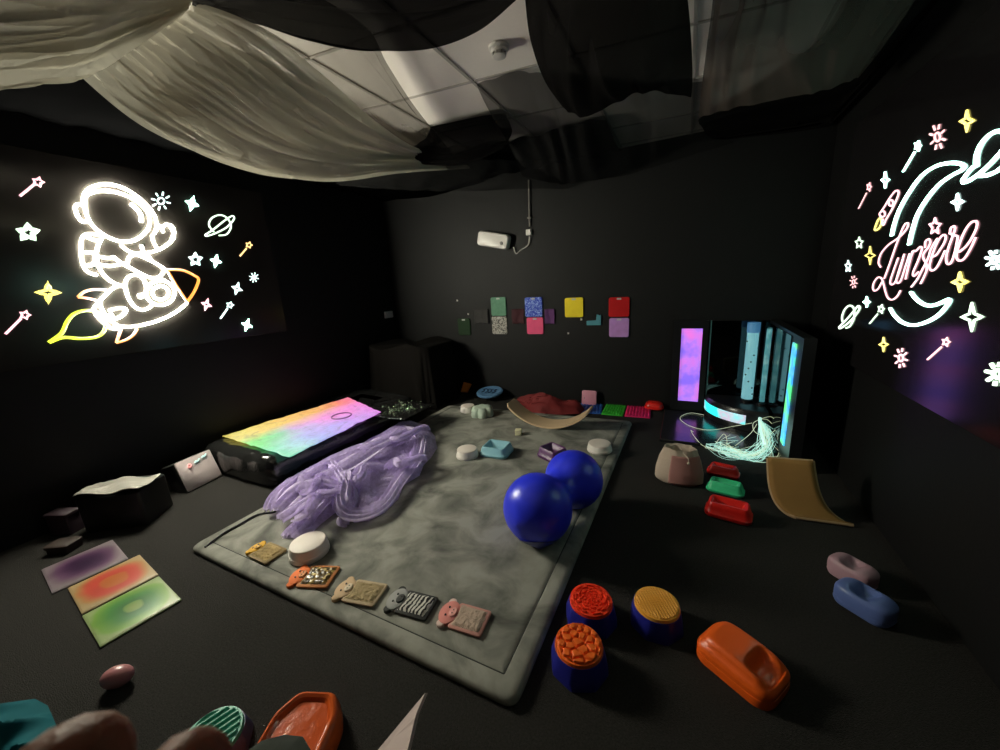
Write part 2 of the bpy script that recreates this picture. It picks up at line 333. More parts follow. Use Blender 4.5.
neon(right_sign, 'rocket_flame', R_, [q5(870, 185, 12.5, [(125, 410), (95, 450), (60, 560), (110, 545), (145, 470), (135, 415)])], 'yellow', .005, 'yellow neon rocket flame', k=3)
neon(right_sign, 'planet', R_, [[(843, 323), (842, 317), (845, 309), (850, 305.5), (854, 309), (854, 318), (850, 326), (846, 328)], [(839, 327), (846, 320), (853, 312), (858, 306), (859.5, 309), (854, 317), (847, 324), (840, 328.5), (839, 327)]], 'green', .005, k=4)
for a in ((869, 187, 2.2, 4.5, 858.5, 208.5, 866.5, 193, 'rose'), (917.5, 146, 3, 5, 903, 171.5, 914.5, 152, 'mint'), (946, 342, 4, 4.5, 927.5, 359.5, 941.5, 347, 'pink'), (881, 309, 3.2, 4.5, 869.5, 323.5, 877.5, 314, 'green')):
    nwand(right_sign, R_, a[0], a[1], a[2], a[3], *a[4:8], a[8], .0045)
for a in ((967, 121, 7, 10.5, 4, 'yellow', .006), (957.5, 202, 6, 8, 4, 'cool', .006), (960, 282, 8, 9.5, 4, 'yellow', .007), (972, 317, 11, 14, 4, 'green', .006), (870, 255.5, 5, 9, 4, 'yellow', .004), (866.5, 302, 3.5, 5, 4, 'mint', .004), (883.5, 344.5, 4.5, 7, 4, 'yellow', .005),
          (885, 180, 4, 8, 4, 'mint', .004), (935, 226.5, 6, 8.5, 5, 'pink', .005), (859, 243, 4, 6, 5, 'green', .004), (848, 266.5, 3, 6, 5, 'cool', .004)):
    nstar(right_sign, R_, a[0], a[1], a[2], a[3], a[4], a[5], a[6], .32 if a[4] == 4 else .45)
for a in ((937.5, 137, 8.5, 14, 'rose', .006), (994.5, 260, 9.5, 11, 'cool', .007), (998, 374, 13, 13, 'green', .010), (901, 358, 7, 11, 'pink', .006), (853.5, 282, 4, 7, 'rose', .004)):
    nsun(right_sign, R_, *a)
DOT = ((958.6, 109.6), (985, 108), (998, 116), (927, 129), (947.6, 141.6), (971.6, 145), (922, 158), (905.5, 176.5), (914, 179), (952, 187.6), (970, 192), (932, 200), (922.6, 223), (992, 237), (968, 267), (938, 274), (944, 286), (924, 293), (953.6, 308), (988, 303), (941.6, 330), (959, 335), (910, 335), (921, 351), (910, 365),
       (877, 244.6), (864, 270), (870, 272.6), (860.6, 294.6), (872, 302.5), (865.6, 317), (884.6, 322.6), (875, 334), (893, 334), (887.6, 356), (886, 192), (871.6, 234), (887, 225))
for (x, y) in DOT:
    MB().ball(R_(x, y)+Vector((.012, 0, 0)), .0075 if x > 900 else .0065, 8, 5).build('dot', NM['paleyellow'], right_sign)

# ---------------------------------------------------------------- ceiling drapes
def drape(rows, m, nu=60, nv=24, folds=10, amp=.02, seed=0, name='ceiling_drape', label='', along='u', group='black voile drapes under the ceiling'):
    K = [[onz(x, y, z) for x, y, z in r] for r in rows]
    def samp(u, v):
        nr = len(K); nc = len(K[0])
        def cr(P, t):
            n = len(P); x = t*(n-1); i = min(int(x), n-2); f = x-i
            p0, p1, p2, p3 = P[max(i-1, 0)], P[i], P[i+1], P[min(i+2, n-1)]
            return 0.5*((2*p1)+(p2-p0)*f+(2*p0-5*p1+4*p2-p3)*f*f+(3*p1-p0-3*p2+p3)*f**3)
        return cr([cr(r, u) for r in K], v)
    def fn(u, v):
        p = samp(u, v); c, e = (v, u) if along == 'u' else (u, v)
        s = c*folds+1.6*noise.noise(Vector((c*3+seed, e*.7, seed)))+.4*e
        fz = (abs(math.sin(s*PI))**1.3-.5)+.6*noise.noise(Vector((c*folds*1.9+seed, e*.9, seed+3)))
        env = .35+.65*math.sin(PI*min(1, max(0, e)))
        p = p+Vector((0, 0, amp*fz*env*1.2))+Vector((amp*.5*fz*env, 0, 0))
        p.z = min(p.z, ZC-.012); p.x = max(XL+.02, min(XR-.06, p.x)); p.y = max(YF+.05, min(YB-.03, p.y))
        return p
    o = MB().grid(fn, nu, nv).build(name, m, smooth=80)
    return tag(o, label, 'drape', group)
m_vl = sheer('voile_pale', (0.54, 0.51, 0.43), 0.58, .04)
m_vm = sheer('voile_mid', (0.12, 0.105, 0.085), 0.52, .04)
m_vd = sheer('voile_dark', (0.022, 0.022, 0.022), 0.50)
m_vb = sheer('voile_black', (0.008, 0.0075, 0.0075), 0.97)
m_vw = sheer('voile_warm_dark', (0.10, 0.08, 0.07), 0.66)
m_vk = mat('added_black_cover', (.0012, .0012, .0013), 1.0, spec=.0)
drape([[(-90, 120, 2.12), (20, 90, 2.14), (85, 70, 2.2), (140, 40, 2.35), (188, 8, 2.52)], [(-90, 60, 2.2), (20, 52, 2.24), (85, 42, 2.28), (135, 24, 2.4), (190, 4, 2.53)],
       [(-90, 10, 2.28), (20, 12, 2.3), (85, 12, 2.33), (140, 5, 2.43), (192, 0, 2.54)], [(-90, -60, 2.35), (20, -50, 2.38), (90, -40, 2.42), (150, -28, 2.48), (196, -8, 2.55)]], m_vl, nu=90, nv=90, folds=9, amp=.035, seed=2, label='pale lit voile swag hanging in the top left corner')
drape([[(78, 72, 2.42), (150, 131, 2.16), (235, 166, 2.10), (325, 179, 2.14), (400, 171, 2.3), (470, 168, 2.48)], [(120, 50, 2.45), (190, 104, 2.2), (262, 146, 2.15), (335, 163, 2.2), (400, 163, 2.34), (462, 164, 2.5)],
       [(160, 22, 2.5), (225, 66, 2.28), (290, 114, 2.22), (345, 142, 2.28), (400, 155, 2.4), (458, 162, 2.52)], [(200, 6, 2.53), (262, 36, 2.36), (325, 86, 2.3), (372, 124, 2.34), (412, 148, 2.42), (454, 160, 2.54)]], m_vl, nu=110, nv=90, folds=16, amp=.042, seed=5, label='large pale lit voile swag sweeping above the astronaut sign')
drape([[(205, 6, 2.55), (280, 44, 2.43), (340, 98, 2.4), (380, 135, 2.42), (430, 160, 2.5)], [(240, -2, 2.57), (315, 30, 2.5), (362, 72, 2.48), (400, 115, 2.48), (445, 155, 2.54)], [(290, -20, 2.58), (365, 28, 2.57), (388, 68, 2.56), (420, 115, 2.56), (458, 160, 2.57)]], m_vm, folds=4, amp=.014, seed=9, label='thin voile sheet with ceiling grid showing through it')
drape([[(192, 5, 2.54), (250, 24, 2.46), (310, 40, 2.42), (370, 47, 2.41), (430, 45, 2.42), (480, 28, 2.48), (520, -4, 2.55)], [(192, -10, 2.54), (250, -6, 2.48), (310, 2, 2.44), (370, 6, 2.43), (430, 4, 2.44), (480, -8, 2.5), (525, -20, 2.55)], [(192, -50, 2.56), (250, -50, 2.5), (310, -50, 2.47), (370, -50, 2.46), (430, -50, 2.47), (480, -55, 2.5), (530, -60, 2.56)]], m_vb, folds=4, amp=.02, seed=12, label='opaque black swag at the top edge left of the smoke detector')
drape([[(425, 128, 2.57), (455, 122, 2.56), (485, 116, 2.56), (505, 114, 2.57)], [(380, 150, 2.5), (430, 145, 2.46), (470, 138, 2.46), (512, 132, 2.5)], [(350, 165, 2.44), (420, 166, 2.38), (465, 164, 2.36), (503, 148, 2.42)]], m_vb, folds=4, amp=.018, seed=15, label='small dark drape below the bare ceiling tiles')
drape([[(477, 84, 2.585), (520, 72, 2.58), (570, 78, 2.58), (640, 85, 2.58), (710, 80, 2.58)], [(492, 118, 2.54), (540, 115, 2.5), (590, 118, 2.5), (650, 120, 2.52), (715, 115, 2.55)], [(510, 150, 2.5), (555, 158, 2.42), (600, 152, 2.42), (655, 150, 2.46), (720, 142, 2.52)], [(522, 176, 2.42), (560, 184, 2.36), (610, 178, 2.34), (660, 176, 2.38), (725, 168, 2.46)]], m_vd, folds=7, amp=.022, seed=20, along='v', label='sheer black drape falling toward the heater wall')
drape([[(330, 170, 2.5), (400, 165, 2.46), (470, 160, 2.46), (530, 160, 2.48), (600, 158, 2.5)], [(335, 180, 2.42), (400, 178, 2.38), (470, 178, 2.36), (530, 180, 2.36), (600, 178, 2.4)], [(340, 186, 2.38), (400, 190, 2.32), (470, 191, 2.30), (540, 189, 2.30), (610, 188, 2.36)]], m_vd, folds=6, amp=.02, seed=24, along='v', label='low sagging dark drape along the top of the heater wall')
drape([[(523, -60, 2.52), (570, -60, 2.46), (630, -60, 2.46), (682, -60, 2.52)], [(526, 0, 2.5), (572, 0, 2.36), (630, 0, 2.36), (686, 0, 2.48)], [(531, 45, 2.44), (572, 50, 2.24), (630, 50, 2.24), (689, 50, 2.42)], [(544, 84, 2.38), (578, 92, 2.2), (632, 82, 2.2), (691, 84, 2.38)], [(562, 108, 2.42), (588, 117, 2.28), (640, 93, 2.26), (691, 98, 2.4)]], m_vb, nu=60, nv=40, folds=5, amp=.03, seed=31, along='v', label='heavy black drape hanging right of the smoke detector')
drape([[(714, -60, 2.55), (745, -60, 2.5), (790, -60, 2.5), (840, -60, 2.5), (940, -60, 2.52)], [(712, 0, 2.53), (745, 0, 2.46), (790, 0, 2.44), (840, 0, 2.44), (915, 0, 2.5)], [(706, 50, 2.5), (740, 55, 2.4), (785, 55, 2.36), (830, 50, 2.36), (880, 50, 2.44)], [(698, 118, 2.5), (735, 108, 2.42), (795, 97, 2.36), (825, 90, 2.36), (858, 78, 2.42)]], m_vw, folds=6, amp=.025, seed=37, along='v', label='brownish dark drape right of the bare ceiling strip')
drape([[(720, 150, 2.5), (780, 150, 2.46), (860, 120, 2.46), (960, 60, 2.46), (1080, -20, 2.5)], [(700, 125, 2.54), (780, 100, 2.55), (850, 75, 2.55), (930, 0, 2.55), (1000, -90, 2.55)], [(700, 118, 2.58), (780, 70, 2.58), (830, 30, 2.58), (860, -30, 2.58), (880, -100, 2.58)]], m_vb, folds=6, amp=.02, seed=41, label='black drape added to darken the ceiling above the crescent moon sign')  # added so the right sign does not brighten the ceiling here

def added_cover(x0, x1, y0, y1, z, m, label, seed, ripple):
    def fn(u, v):
        x = x0+(x1-x0)*u; y = y0+(y1-y0)*v
        q = u if ripple == 'x' else v
        return (x, y, min(ZC-.015, z-.05*math.sin(PI*q)+.02*noise.noise(Vector((x*3, y*3, seed)))+.012*math.sin((x if ripple == 'y' else y)*22+seed)))
    return tag(MB().grid(fn, 60, 60).build('ceiling_drape', m, smooth=80), label, 'drape', 'black voile drapes under the ceiling')
added_cover(XL+.02, -2.1, YF+.05, YB-.04, 2.55, m_vk, 'long black sheet added to darken the ceiling along the astronaut sign wall', 3, 'x')  # added sheet hiding the bright ceiling so this side stays black
added_cover(-2.5, -.6, 3.25, YB-.04, 2.565, m_vk, 'black sheet added to darken the ceiling edge above the heater', 5, 'y')  # added strip keeping the ceiling dark next to the back wall
# smoke detector
sd = onz(499, 46, ZC); m_pl = mat('white_plastic', (.66, .63, .60), .4)
det = thing('smoke_detector', 'round white smoke detector on the bare ceiling tile', 'smoke detector', (sd.x, sd.y, ZC-.05))
T = TR((sd.x, sd.y, ZC))
MB().loft([circ(.052, -.001), circ(.052, -.012), circ(.046, -.016)], T=T).build('base', m_pl, det)
MB().loft([circ(.042, -.016), circ(.044, -.026), circ(.040, -.032)], T=T).build('body', m_pl, det)
mm = MB()
for k in range(8):
    a = 2*PI*k/8; mm.box(-.003, .003, -.004, .004, -.044, -.032, T=T @ TR((.033*math.cos(a), .033*math.sin(a), 0), a))
mm.build('sensor_cage', mat('detector_dark', (.25, .23, .22), .5), det)
MB().loft([circ(.034, -.044), circ(.034, -.048), circ(.028, -.051)], T=T).build('cap', m_pl, det)

# ---------------------------------------------------------------- back wall fittings
m_wp = mat('heater_white', (.78, .74, .70), .35)
YW = YB-.004
def wall_T(px, py, rot=0):   # local x right, local y up, local z towards the room, on the back wall
    p = ony(px, py, YB)
    return Matrix.Translation(p) @ Matrix.Rotation(PI/2, 4, 'X') @ Matrix.Rotation(rot, 4, 'Z'), p
T, p = wall_T(496, 240.5, math.radians(-13))
heat = thing('wall_heater', 'white wall heater tilted on the black back wall under the drapes', 'heater', (p.x, YB, p.z))
cas = MB().loft(rloft(.40, .165, .04, [(.012, .002), (.004, .02), (0, .05), (.002, .085), (.012, .10), (.03, .104)]), T=T).build('casing', m_wp, heat)
mk = MB(); mk.loft([circ(.018, .100, 20), circ(.018, .112, 20), circ(.014, .115, 20)], T=T @ TR((.125, -.02, 0))); mk.build('sensor_dial', mat('dial_grey', (.22, .2, .19), .5), cas, label='grey round dial')
mg = MB()
for k in range(9): mg.box(-.135+k*.02, -.123+k*.02, .075, .078, .03, .08, T=T @ TR((0, -.004, 0)))
mg.build('vent', mat('vent_grey', (.3, .28, .26), .6), cas)
T, p = wall_T(529.5, 232.5)
jb = tag(MB().loft(rloft(.062, .062, .008, [(.002, .002), (0, .02), (0, .032), (.006, .038)]), T=T).build('junction_box', m_wp), 'small white square socket box at the foot of the ceiling conduit', 'junction box')
cond = thing('cable_conduit', 'thin grey vertical conduit running up from the socket box', 'conduit', tuple(ony(529.5, 228, YB-.02)))
MB().tube([ony(529.5, 226.5, YB-.022), ony(529, 205, YB-.022), ony(528.6, 180, YB-.022)], .008, 8).build('pipe', mat('conduit_grey', (.30, .27, .24), .5), cond)
MB().box(-.02, .02, -.008, .008, .0, .034, T=wall_T(530, 218)[0]).build('clip', mat('clip_grey', (.30, .27, .24), .5), cond)
m_cw = mat('white_cable', (.6, .56, .52), .5)
tag(MB().tube(cat([ony(529.5, 236.5, YB-.03), ony(528, 245, YB-.02), ony(521, 250, YB-.015), ony(516, 253.5, YB-.015), ony(513.5, 247, YB-.03)], 6), .0065, 6).build('power_cable', m_cw), 'short white cable looping from heater to socket box', 'cable')
def wsq(x0, y0, x1, y1):    # centre, size from photo corners on the back wall
    a = ony(x0, y0, YB); b = ony(x1, y1, YB); return (a+b)/2, abs(b.x-a.x), abs(a.z-b.z)
m_tab = mat('clear_tab', (.55, .55, .52), .4)
def squig(name, c1, c2, sc, thr=.5, rough=.7, b=.3, distort=2.0):
    return ramp_mat(name, [(0, c1), (thr-.02, c1), (thr+.02, c2), (1, c2)], 'noise', sc, rough, bump=b, distort=distort)
WT = [(491, 297.5, 507, 315.5, mat('tile_sage', (.12, .28, .18), .8, noise_amt=.3, noise_scale=30), 'sage green square texture tile on the black wall, top left of the rows'),
      (492, 316.5, 508, 334, squig('tile_scribble', (.5, .47, .42), (.03, .03, .03), 45, .52), 'white square tile with black scribble pattern under the sage green tile'),
      (525, 297.5, 543, 316.5, squig('tile_blue_mix', (.03, .07, .55), (.35, .50, .9), 40, .55), 'blue and white sequined square tile on the black wall'),
      (527, 317.5, 544, 334, mat('tile_pink', (.90, .09, .24), .7, noise_amt=.1), 'hot pink square tile under the blue sequined one'),
      (565, 298, 583.5, 317, mat('tile_yellow', (.95, .72, .03), .6, spec=.2, noise_amt=.1), 'yellow square tile standing alone on the black wall'),
      (609, 297.5, 629.5, 316.5, mat('tile_red', (.52, .008, .010), .6, spec=.2, noise_amt=.1), 'dark red square tile on the black wall above the lilac one'),
      (609.5, 318, 629, 337, mat('tile_lilac', (.52, .25, .64), .7, noise_amt=.25, noise_scale=20), 'lilac square tile on the black wall below the red one'),
      (458, 318.5, 471.5, 335, mat('tile_dark_green', (.012, .035, .012), .9), 'dim dark green square tile at the far left of the wall rows')]
for (x0, y0, x1, y1, m_, lb) in WT:
    c, w_, h_ = wsq(x0, y0, x1, y1)
    T = Matrix.Translation((c.x, YB, c.z)) @ Matrix.Rotation(PI/2, 4, 'X')
    t = thing('texture_tile', lb, 'tile', (c.x, YB, c.z-h_/2), 'texture tiles on the back wall')
    pd_ = MB().loft(rloft(w_, h_, .02, [(.002, .002), (0, .006), (0, .014), (.004, .018)]), T=T).build('pad', m_, t)
    MB().loft(rloft(.045, .018, .004, [(0, .018), (0, .022), (.002, .024)]), T=T @ TR((0, h_/2-.016, 0))).build('label_tab', m_tab, pd_, label='small pale tab at the top')
for (x, y) in ((457.5, 300.5), (468.5, 314), (581.5, 319.3), (568.5, 333.2)):
    T, p = wall_T(x, y)
    nm = {457.5: 'topmost small white wall peg at the far left above the green tile', 468.5: 'small white wall peg just above the dark green tile', 581.5: 'small white wall peg under the yellow tile', 568.5: 'lowest small white wall peg, below and left of the yellow tile'}[x]
    tag(MB().loft(rloft(.022, .022, .006, [(.002, .002), (0, .008), (.004, .014)]), T=T).build('wall_peg', m_wp), nm, 'peg', 'white pegs on the back wall')
# dim strips and teal fabric piece
c, w_, h_ = wsq(587, 320.5, 600, 325)
tt = thing('teal_shape', 'teal L-shaped foam piece on the wall left of the red and lilac tiles', 'toy', (c.x, YB, c.z))
m_teal = mat('teal_foam', (.08, .30, .38), .7)
a = ony(587, 325, YB); b = ony(601, 315.5, YB); cc = ony(597, 320.5, YB)
MB().loft([[(x, YB-d, z) for (x, z) in ((a.x, a.z), (b.x, a.z), (b.x, b.z+.01), (b.x-.012, b.z), (cc.x, b.z+.015), (cc.x-.006, cc.z+.004), (a.x, cc.z-.002))] for d in (.002, .02)]).build('panel', m_teal, tt)
def wall_cloth(x0, y0, x1, y1, m_, lb, seed):
    a = ony(x0, y0, YB); b = ony(x1, y1, YB)
    fn = lambda u, v: (a.x+(b.x-a.x)*u+.006*noise.noise(Vector((v*3, seed, 0))), YB-.012-.008*math.sin(u*5+seed+2*noise.noise(Vector((u*2, v*2, seed)))), a.z+(b.z-a.z)*v*(1+.12*noise.noise(Vector((u*4, seed, 1)))))
    return tag(MB().grid(fn, 20, 10).build('fabric_swatch', m_, solid=.003), lb, 'fabric', 'fabric swatches on the back wall')
wall_cloth(512, 309, 524.5, 323.5, mat('swatch_maroon', (.06, .016, .022), .9), 'dim maroon cloth swatch left of the blue sequined tile', 1)
wall_cloth(545, 309, 555, 323.5, mat('swatch_purple', (.12, .04, .15), .9), 'dim purple cloth swatch right of the pink tile', 2)
wall_cloth(474, 309, 489.5, 323.5, mat('swatch_black', (.028, .026, .025), .8), 'dim charcoal cloth swatch left of the sage green tile', 3)
# double socket on the left wall
p = onx(388, 314.5, XL)
so = thing('wall_socket', 'white double wall socket on the left wall above the dark covered box', 'socket', (XL, p.y, p.z))
T = Matrix.Translation((XL, p.y, p.z)) @ Matrix.Rotation(PI/2, 4, 'Z') @ Matrix.Rotation(PI/2, 4, 'X')
MB().loft(rloft(.15, .09, .008, [(0, .001), (0, .02), (.004, .026)]), T=T).build('plate', mat('socket_white', (.5, .5, .5), .4), so)
for s_ in (-1, 1): MB().box(-.012, .012, .018, .03, .026, .031, T=T @ TR((s_*.036, 0, 0))).build('switch', m_pl, so)

# ---------------------------------------------------------------- floor mat
m_matt = mat('grey_suede', (.125, .132, .125), .9, noise_amt=.0, spec=.2)
nt = m_matt.node_tree; N = nt.nodes; Lk = nt.links; bs = N['Principled BSDF']
tc = N.new('ShaderNodeTexCoord'); n1 = N.new('ShaderNodeTexNoise'); n1.inputs['Scale'].default_value = 4.2; n1.inputs['Detail'].default_value = 6; n1.inputs['Roughness'].default_value = .55; n1.inputs['Distortion'].default_value = .6
Lk.new(tc.outputs['Object'], n1.inputs['Vector'])
cr = N.new('ShaderNodeValToRGB'); cr.color_ramp.elements[0].position = .33; cr.color_ramp.elements[0].color = (.100, .102, .090, 1); cr.color_ramp.elements[1].position = .62; cr.color_ramp.elements[1].color = (.315, .31, .272, 1)
Lk.new(n1.outputs['Fac'], cr.inputs[0]); Lk.new(cr.outputs[0], bs.inputs['Base Color'])
bp = N.new('ShaderNodeBump'); bp.inputs['Strength'].default_value = .25; bp.inputs['Distance'].default_value = .01; Lk.new(n1.outputs['Fac'], bp.inputs['Height']); Lk.new(bp.outputs['Normal'], bs.inputs['Normal'])
ZM = .035
Q = [onz(x, y, ZM) for x, y in ((191, 546), (514, 702), (631.5, 421), (449, 405))]
Q = [Vector((q.x, q.y, 0)) for q in Q]
def qring(ins, z, n=8, r=.05):
    c = sum(Q, Vector())/4; out = []
    for i in range(4):
        p = Q[i]; a = (Q[i-1]-p).normalized(); b = (Q[(i+1) % 4]-p).normalized()
        k = p+(a+b)*ins; rr_ = max(.004, r-ins*.6)
        for j in range(n+1):
            t = j/n; out.append((k+a*rr_*(1-t)**2+b*rr_*t**2).to_tuple()[:2]+(z,))
    return out
fm = thing('play_mat', 'large padded grey suede mat with bordered edge on the dark carpet', 'mat', tuple(sum(Q, Vector())/4))
MB().loft([qring(-.004, .002), qring(-.008, .012), qring(-.004, ZM-.008), qring(.006, ZM), qring(.03, ZM+.003), qring(.066, ZM+.001), qring(.072, ZM-.006), qring(.078, ZM-.001), qring(.10, ZM+.001), qring(.3, ZM+.002), qring(.6, ZM+.002)]).build('padding', m_matt, fm)
seam = MB(); seam.tube(qring(.072, ZM-.005), .0035, 5, True); seam.build('seam_piping', mat('seam_dark', (.03, .032, .03), .8), fm, label='darker stitched groove near the edge')
def onmat(x, y, dz=0): return onz(x, y, ZM+.003+dz)
def onfl(x, y, dz=0): return onz(x, y, 0.002+dz)

# peanut ball
m_ball = mat('blue_vinyl', (.028, .045, .92), .33, spec=.6, bump=.03, bump_scale=35)
rb = .186
pa = onz(537.5, 508, ZM+rb+.004); pb = onz(573.5, 479, ZM+rb-.002)
ax = pb-pa; Ld = ax.length; ax.normalize()
sep = Ld
prof = []
n = 44
for i in range(n+1):
    t = -rb*.9995+(sep+2*rb*.9995)*i/n
    ra = math.sqrt(max(0, rb*rb-t*t)) if t < rb else 0
    r2 = .176; rbk = math.sqrt(max(0, r2*r2-(t-sep)**2)) if abs(t-sep) < r2 else 0
    waist = 0.105+0.5*(t-sep/2)**2/sep if 0 < t < sep else 0
    prof.append((t, max(ra, rbk, waist, .002)))
# smooth
for _ in range(3): prof = [prof[0]]+[(prof[i][0], (prof[i-1][1]+2*prof[i][1]+prof[i+1][1])/4) for i in range(1, n)]+[prof[-1]]
up = Vector((0, 0, 1)); sd_ = ax.cross(up).normalized(); u2 = sd_.cross(ax)
rings = [[pa+ax*t+sd_*r*math.cos(a)+u2*r*math.sin(a) for a in (2*PI*k/40 for k in range(40))] for t, r in prof]
pbz = thing('peanut_ball', 'glossy royal blue peanut-shaped exercise ball standing on the grey mat', 'exercise ball', (pa.x, pa.y, ZM))
MB().loft(rings).build('body', m_ball, pbz, smooth=80)
tp = onz(540, 549, ZM+.006)
dn = Vector((tp.x, tp.y, ZM+.008)); cdir = (dn-pa)
ringv = []
dd = cdir.normalized(); e1 = dd.orthogonal().normalized(); e2 = dd.cross(e1)
cl_ = cdir.length
for s_, r in ((rb*.80, rb*.605), (rb*.90, rb*.46), (rb*.97, rb*.31), (max(rb*1.03, cl_*.96), .024), (max(rb*1.05, cl_), .008)):
    ringv.append([pa+dd*s_+e1*r*math.cos(a)+e2*r*math.sin(a) for a in (2*PI*k/20 for k in range(20))])
MB().loft(ringv).build('plug_end', mat('plug_dark_blue', (.01, .014, .2), .35), pbz, label='pointed darker plug end')

# ---------------------------------------------------------------- bowls / domes on the mat
m_cream = mat('cream_plastic', (.74, .66, .60), .55)
m_white = mat('off_white_rubber', (.80, .75, .70), .5)
def bowl(px, py, rad, h, label, base='mat', m_=m_white, tilt=0):
    p = onmat(px, py) if base == 'mat' else onfl(px, py)
    t = thing('stepping_dome', label, 'stepping stone', tuple(p), 'white round stepping domes on the grey mat')
    T = TR((p.x, p.y, p.z))
    MB().loft([circ(rad*.97, 0, 40), circ(rad, .006, 40), circ(rad*.985, h*.35, 40), circ(rad*.955, h*.38, 40), circ(rad*.90, h*.85, 40)], T=T, cap1=False).build('body', m_, t)
    MB().loft([circ(rad*.90, h*.85, 40), circ(rad*.87, h*.96, 40), circ(rad*.80, h, 40), circ(rad*.3, h*1.01, 40)], T=T, cap0=False).build('top', m_cream, t)
bowl(310, 553, .102, .075, 'white round dome nearest the animal squares on the grey mat')
bowl(467.5, 456, .092, .07, 'small white round dome left of the light blue tray')
bowl(599.5, 450, .10, .065, 'white round dome at the right edge of the mat beyond the blue ball')
bowl(468, 411, .085, .07, 'pale round dome behind the green flower mould')
# flower mould
p = onmat(482.5, 415); h = .10
fl = thing('flower_mould', 'pale green fluted flower-shaped dome on the far part of the mat', 'stepping stone', tuple(p))
def flr(r, z, k): return [((r*(1+k*abs(math.cos(3*a))))*math.cos(a), (r*(1+k*abs(math.cos(3*a))))*math.sin(a), z) for a in (2*PI*q/60 for q in range(60))]
MB().loft([flr(.095, 0, .32), flr(.10, .02, .32), flr(.098, .06, .32), flr(.085, .085, .33), flr(.065, .098, .3), flr(.02, .09, .1)], T=TR(p)).build('dome', mat('pale_green_rubber', (.46, .55, .46), .5), fl)
# small cream cube
p = onmat(518.5, 434.5)
tag(MB().loft(rloft(.058, .058, .008, [(.004, 0), (0, .004), (0, .048), (.005, .053)]), T=TR(p, .3)).build('foam_cube', mat('cream_foam', (.75, .70, .45), .7)), 'small cream cube on the mat in front of the curved board', 'cube')
# trays
def tray(px, py, w_, l_, h_, rz, m_, label, name='stepping_tray', base='floor', r=.05, groove=True, mi=None, group='moulded plastic stepping trays', flare=.02, bowlin=.035, rx=0, ry=0):
    p = onmat(px, py) if base == 'mat' else onfl(px, py)
    t = thing(name, label, 'stepping stone', tuple(p), group)
    T = TR(p, rz, rx, ry)
    MB().loft(rloft(w_, l_, r, [(.008, 0), (0, .008), (0, h_*.30), (.006, h_*.34), (flare*.7, h_*.7), (flare, h_-.008), (flare+.006, h_), (flare+bowlin*.45, h_), (flare+bowlin*.6, h_-.004)], 7), T=T, cap1=False).build('shell', m_, t, smooth=50)
    MB().loft(rloft(w_, l_, r, [(flare+bowlin*.6, h_-.004), (flare+bowlin, h_*.62), (flare+bowlin*1.4, h_*.45), (flare+bowlin*1.4+.012, h_*.42)], 7), T=T, cap0=False).build('basin', mi or m_, t, smooth=50)
    return t
m_red = mat('red_plastic', (.80, .018, .012), .35, noise_amt=.05); m_grn = mat('green_plastic', (.05, .62, .28), .4); m_org = mat('orange_plastic', (.86, .12, .010), .38)
m_pur = mat('plum_plastic', (.11, .03, .13), .4); m_lb = mat('light_blue_plastic', (.24, .50, .60), .45)
tray(497, 453, .245, .215, .08, math.radians(2), m_lb, 'light blue square tray with sunken centre on the mat', base='mat')
tray(553, 457, .22, .19, .085, math.radians(-28), m_pur, 'dark plum square tray with sunken centre behind the blue ball', base='mat')
tray(723, 474, .20, .12, .065, math.radians(-12), m_red, 'red stepping tray farthest back of the row of three', r=.04)
tray(725, 491, .215, .125, .07, math.radians(-12), m_grn, 'green stepping tray between the two red trays', r=.04)
tray(728, 515, .24, .15, .085, math.radians(-10), m_red, 'largest red stepping tray, nearest of the row of three', r=.045)

# big orange humped tray at the right
p = onfl(740, 668)
ot = thing('stepping_tray', 'large orange humped tray alone on the carpet at lower right', 'stepping stone', tuple(p), 'moulded plastic stepping trays')
T = TR(p, math.radians(-33))
def hump(u, v):
    w2, l2 = .130, .094
    th = 2*PI*u
    cs, sn = math.cos(th), math.sin(th); e = .42
    x = w2*math.copysign(abs(cs)**e, cs); y = l2*math.copysign(abs(sn)**e, sn)
    if v < .35: s = 1; z = .05*v/.35
    else: q = (v-.35)/.65; s = 1-.985*q; z = .05+.05*math.sin(min(1, q*2.6)*PI/2)
    px_, py_ = x*s, y*s
    if v > .35:
        dip = math.exp(-(((px_-.075)/.038)**4+((py_)/.055)**4)); z -= .045*dip
        z -= .006*math.exp(-((s-.86)/.03)**2)
    return (px_, py_, z)
MB().grid(hump, 64, 34, T=T).build('shell', m_org, ot, smooth=60)
MB().loft([rr(.262, .188, .055, 0, 6), rr(.265, .192, .055, .02, 6), rr(.262, .189, .055, .032, 6), rr(.245, .17, .05, .034, 6)], T=T).build('base_rim', m_org, ot)

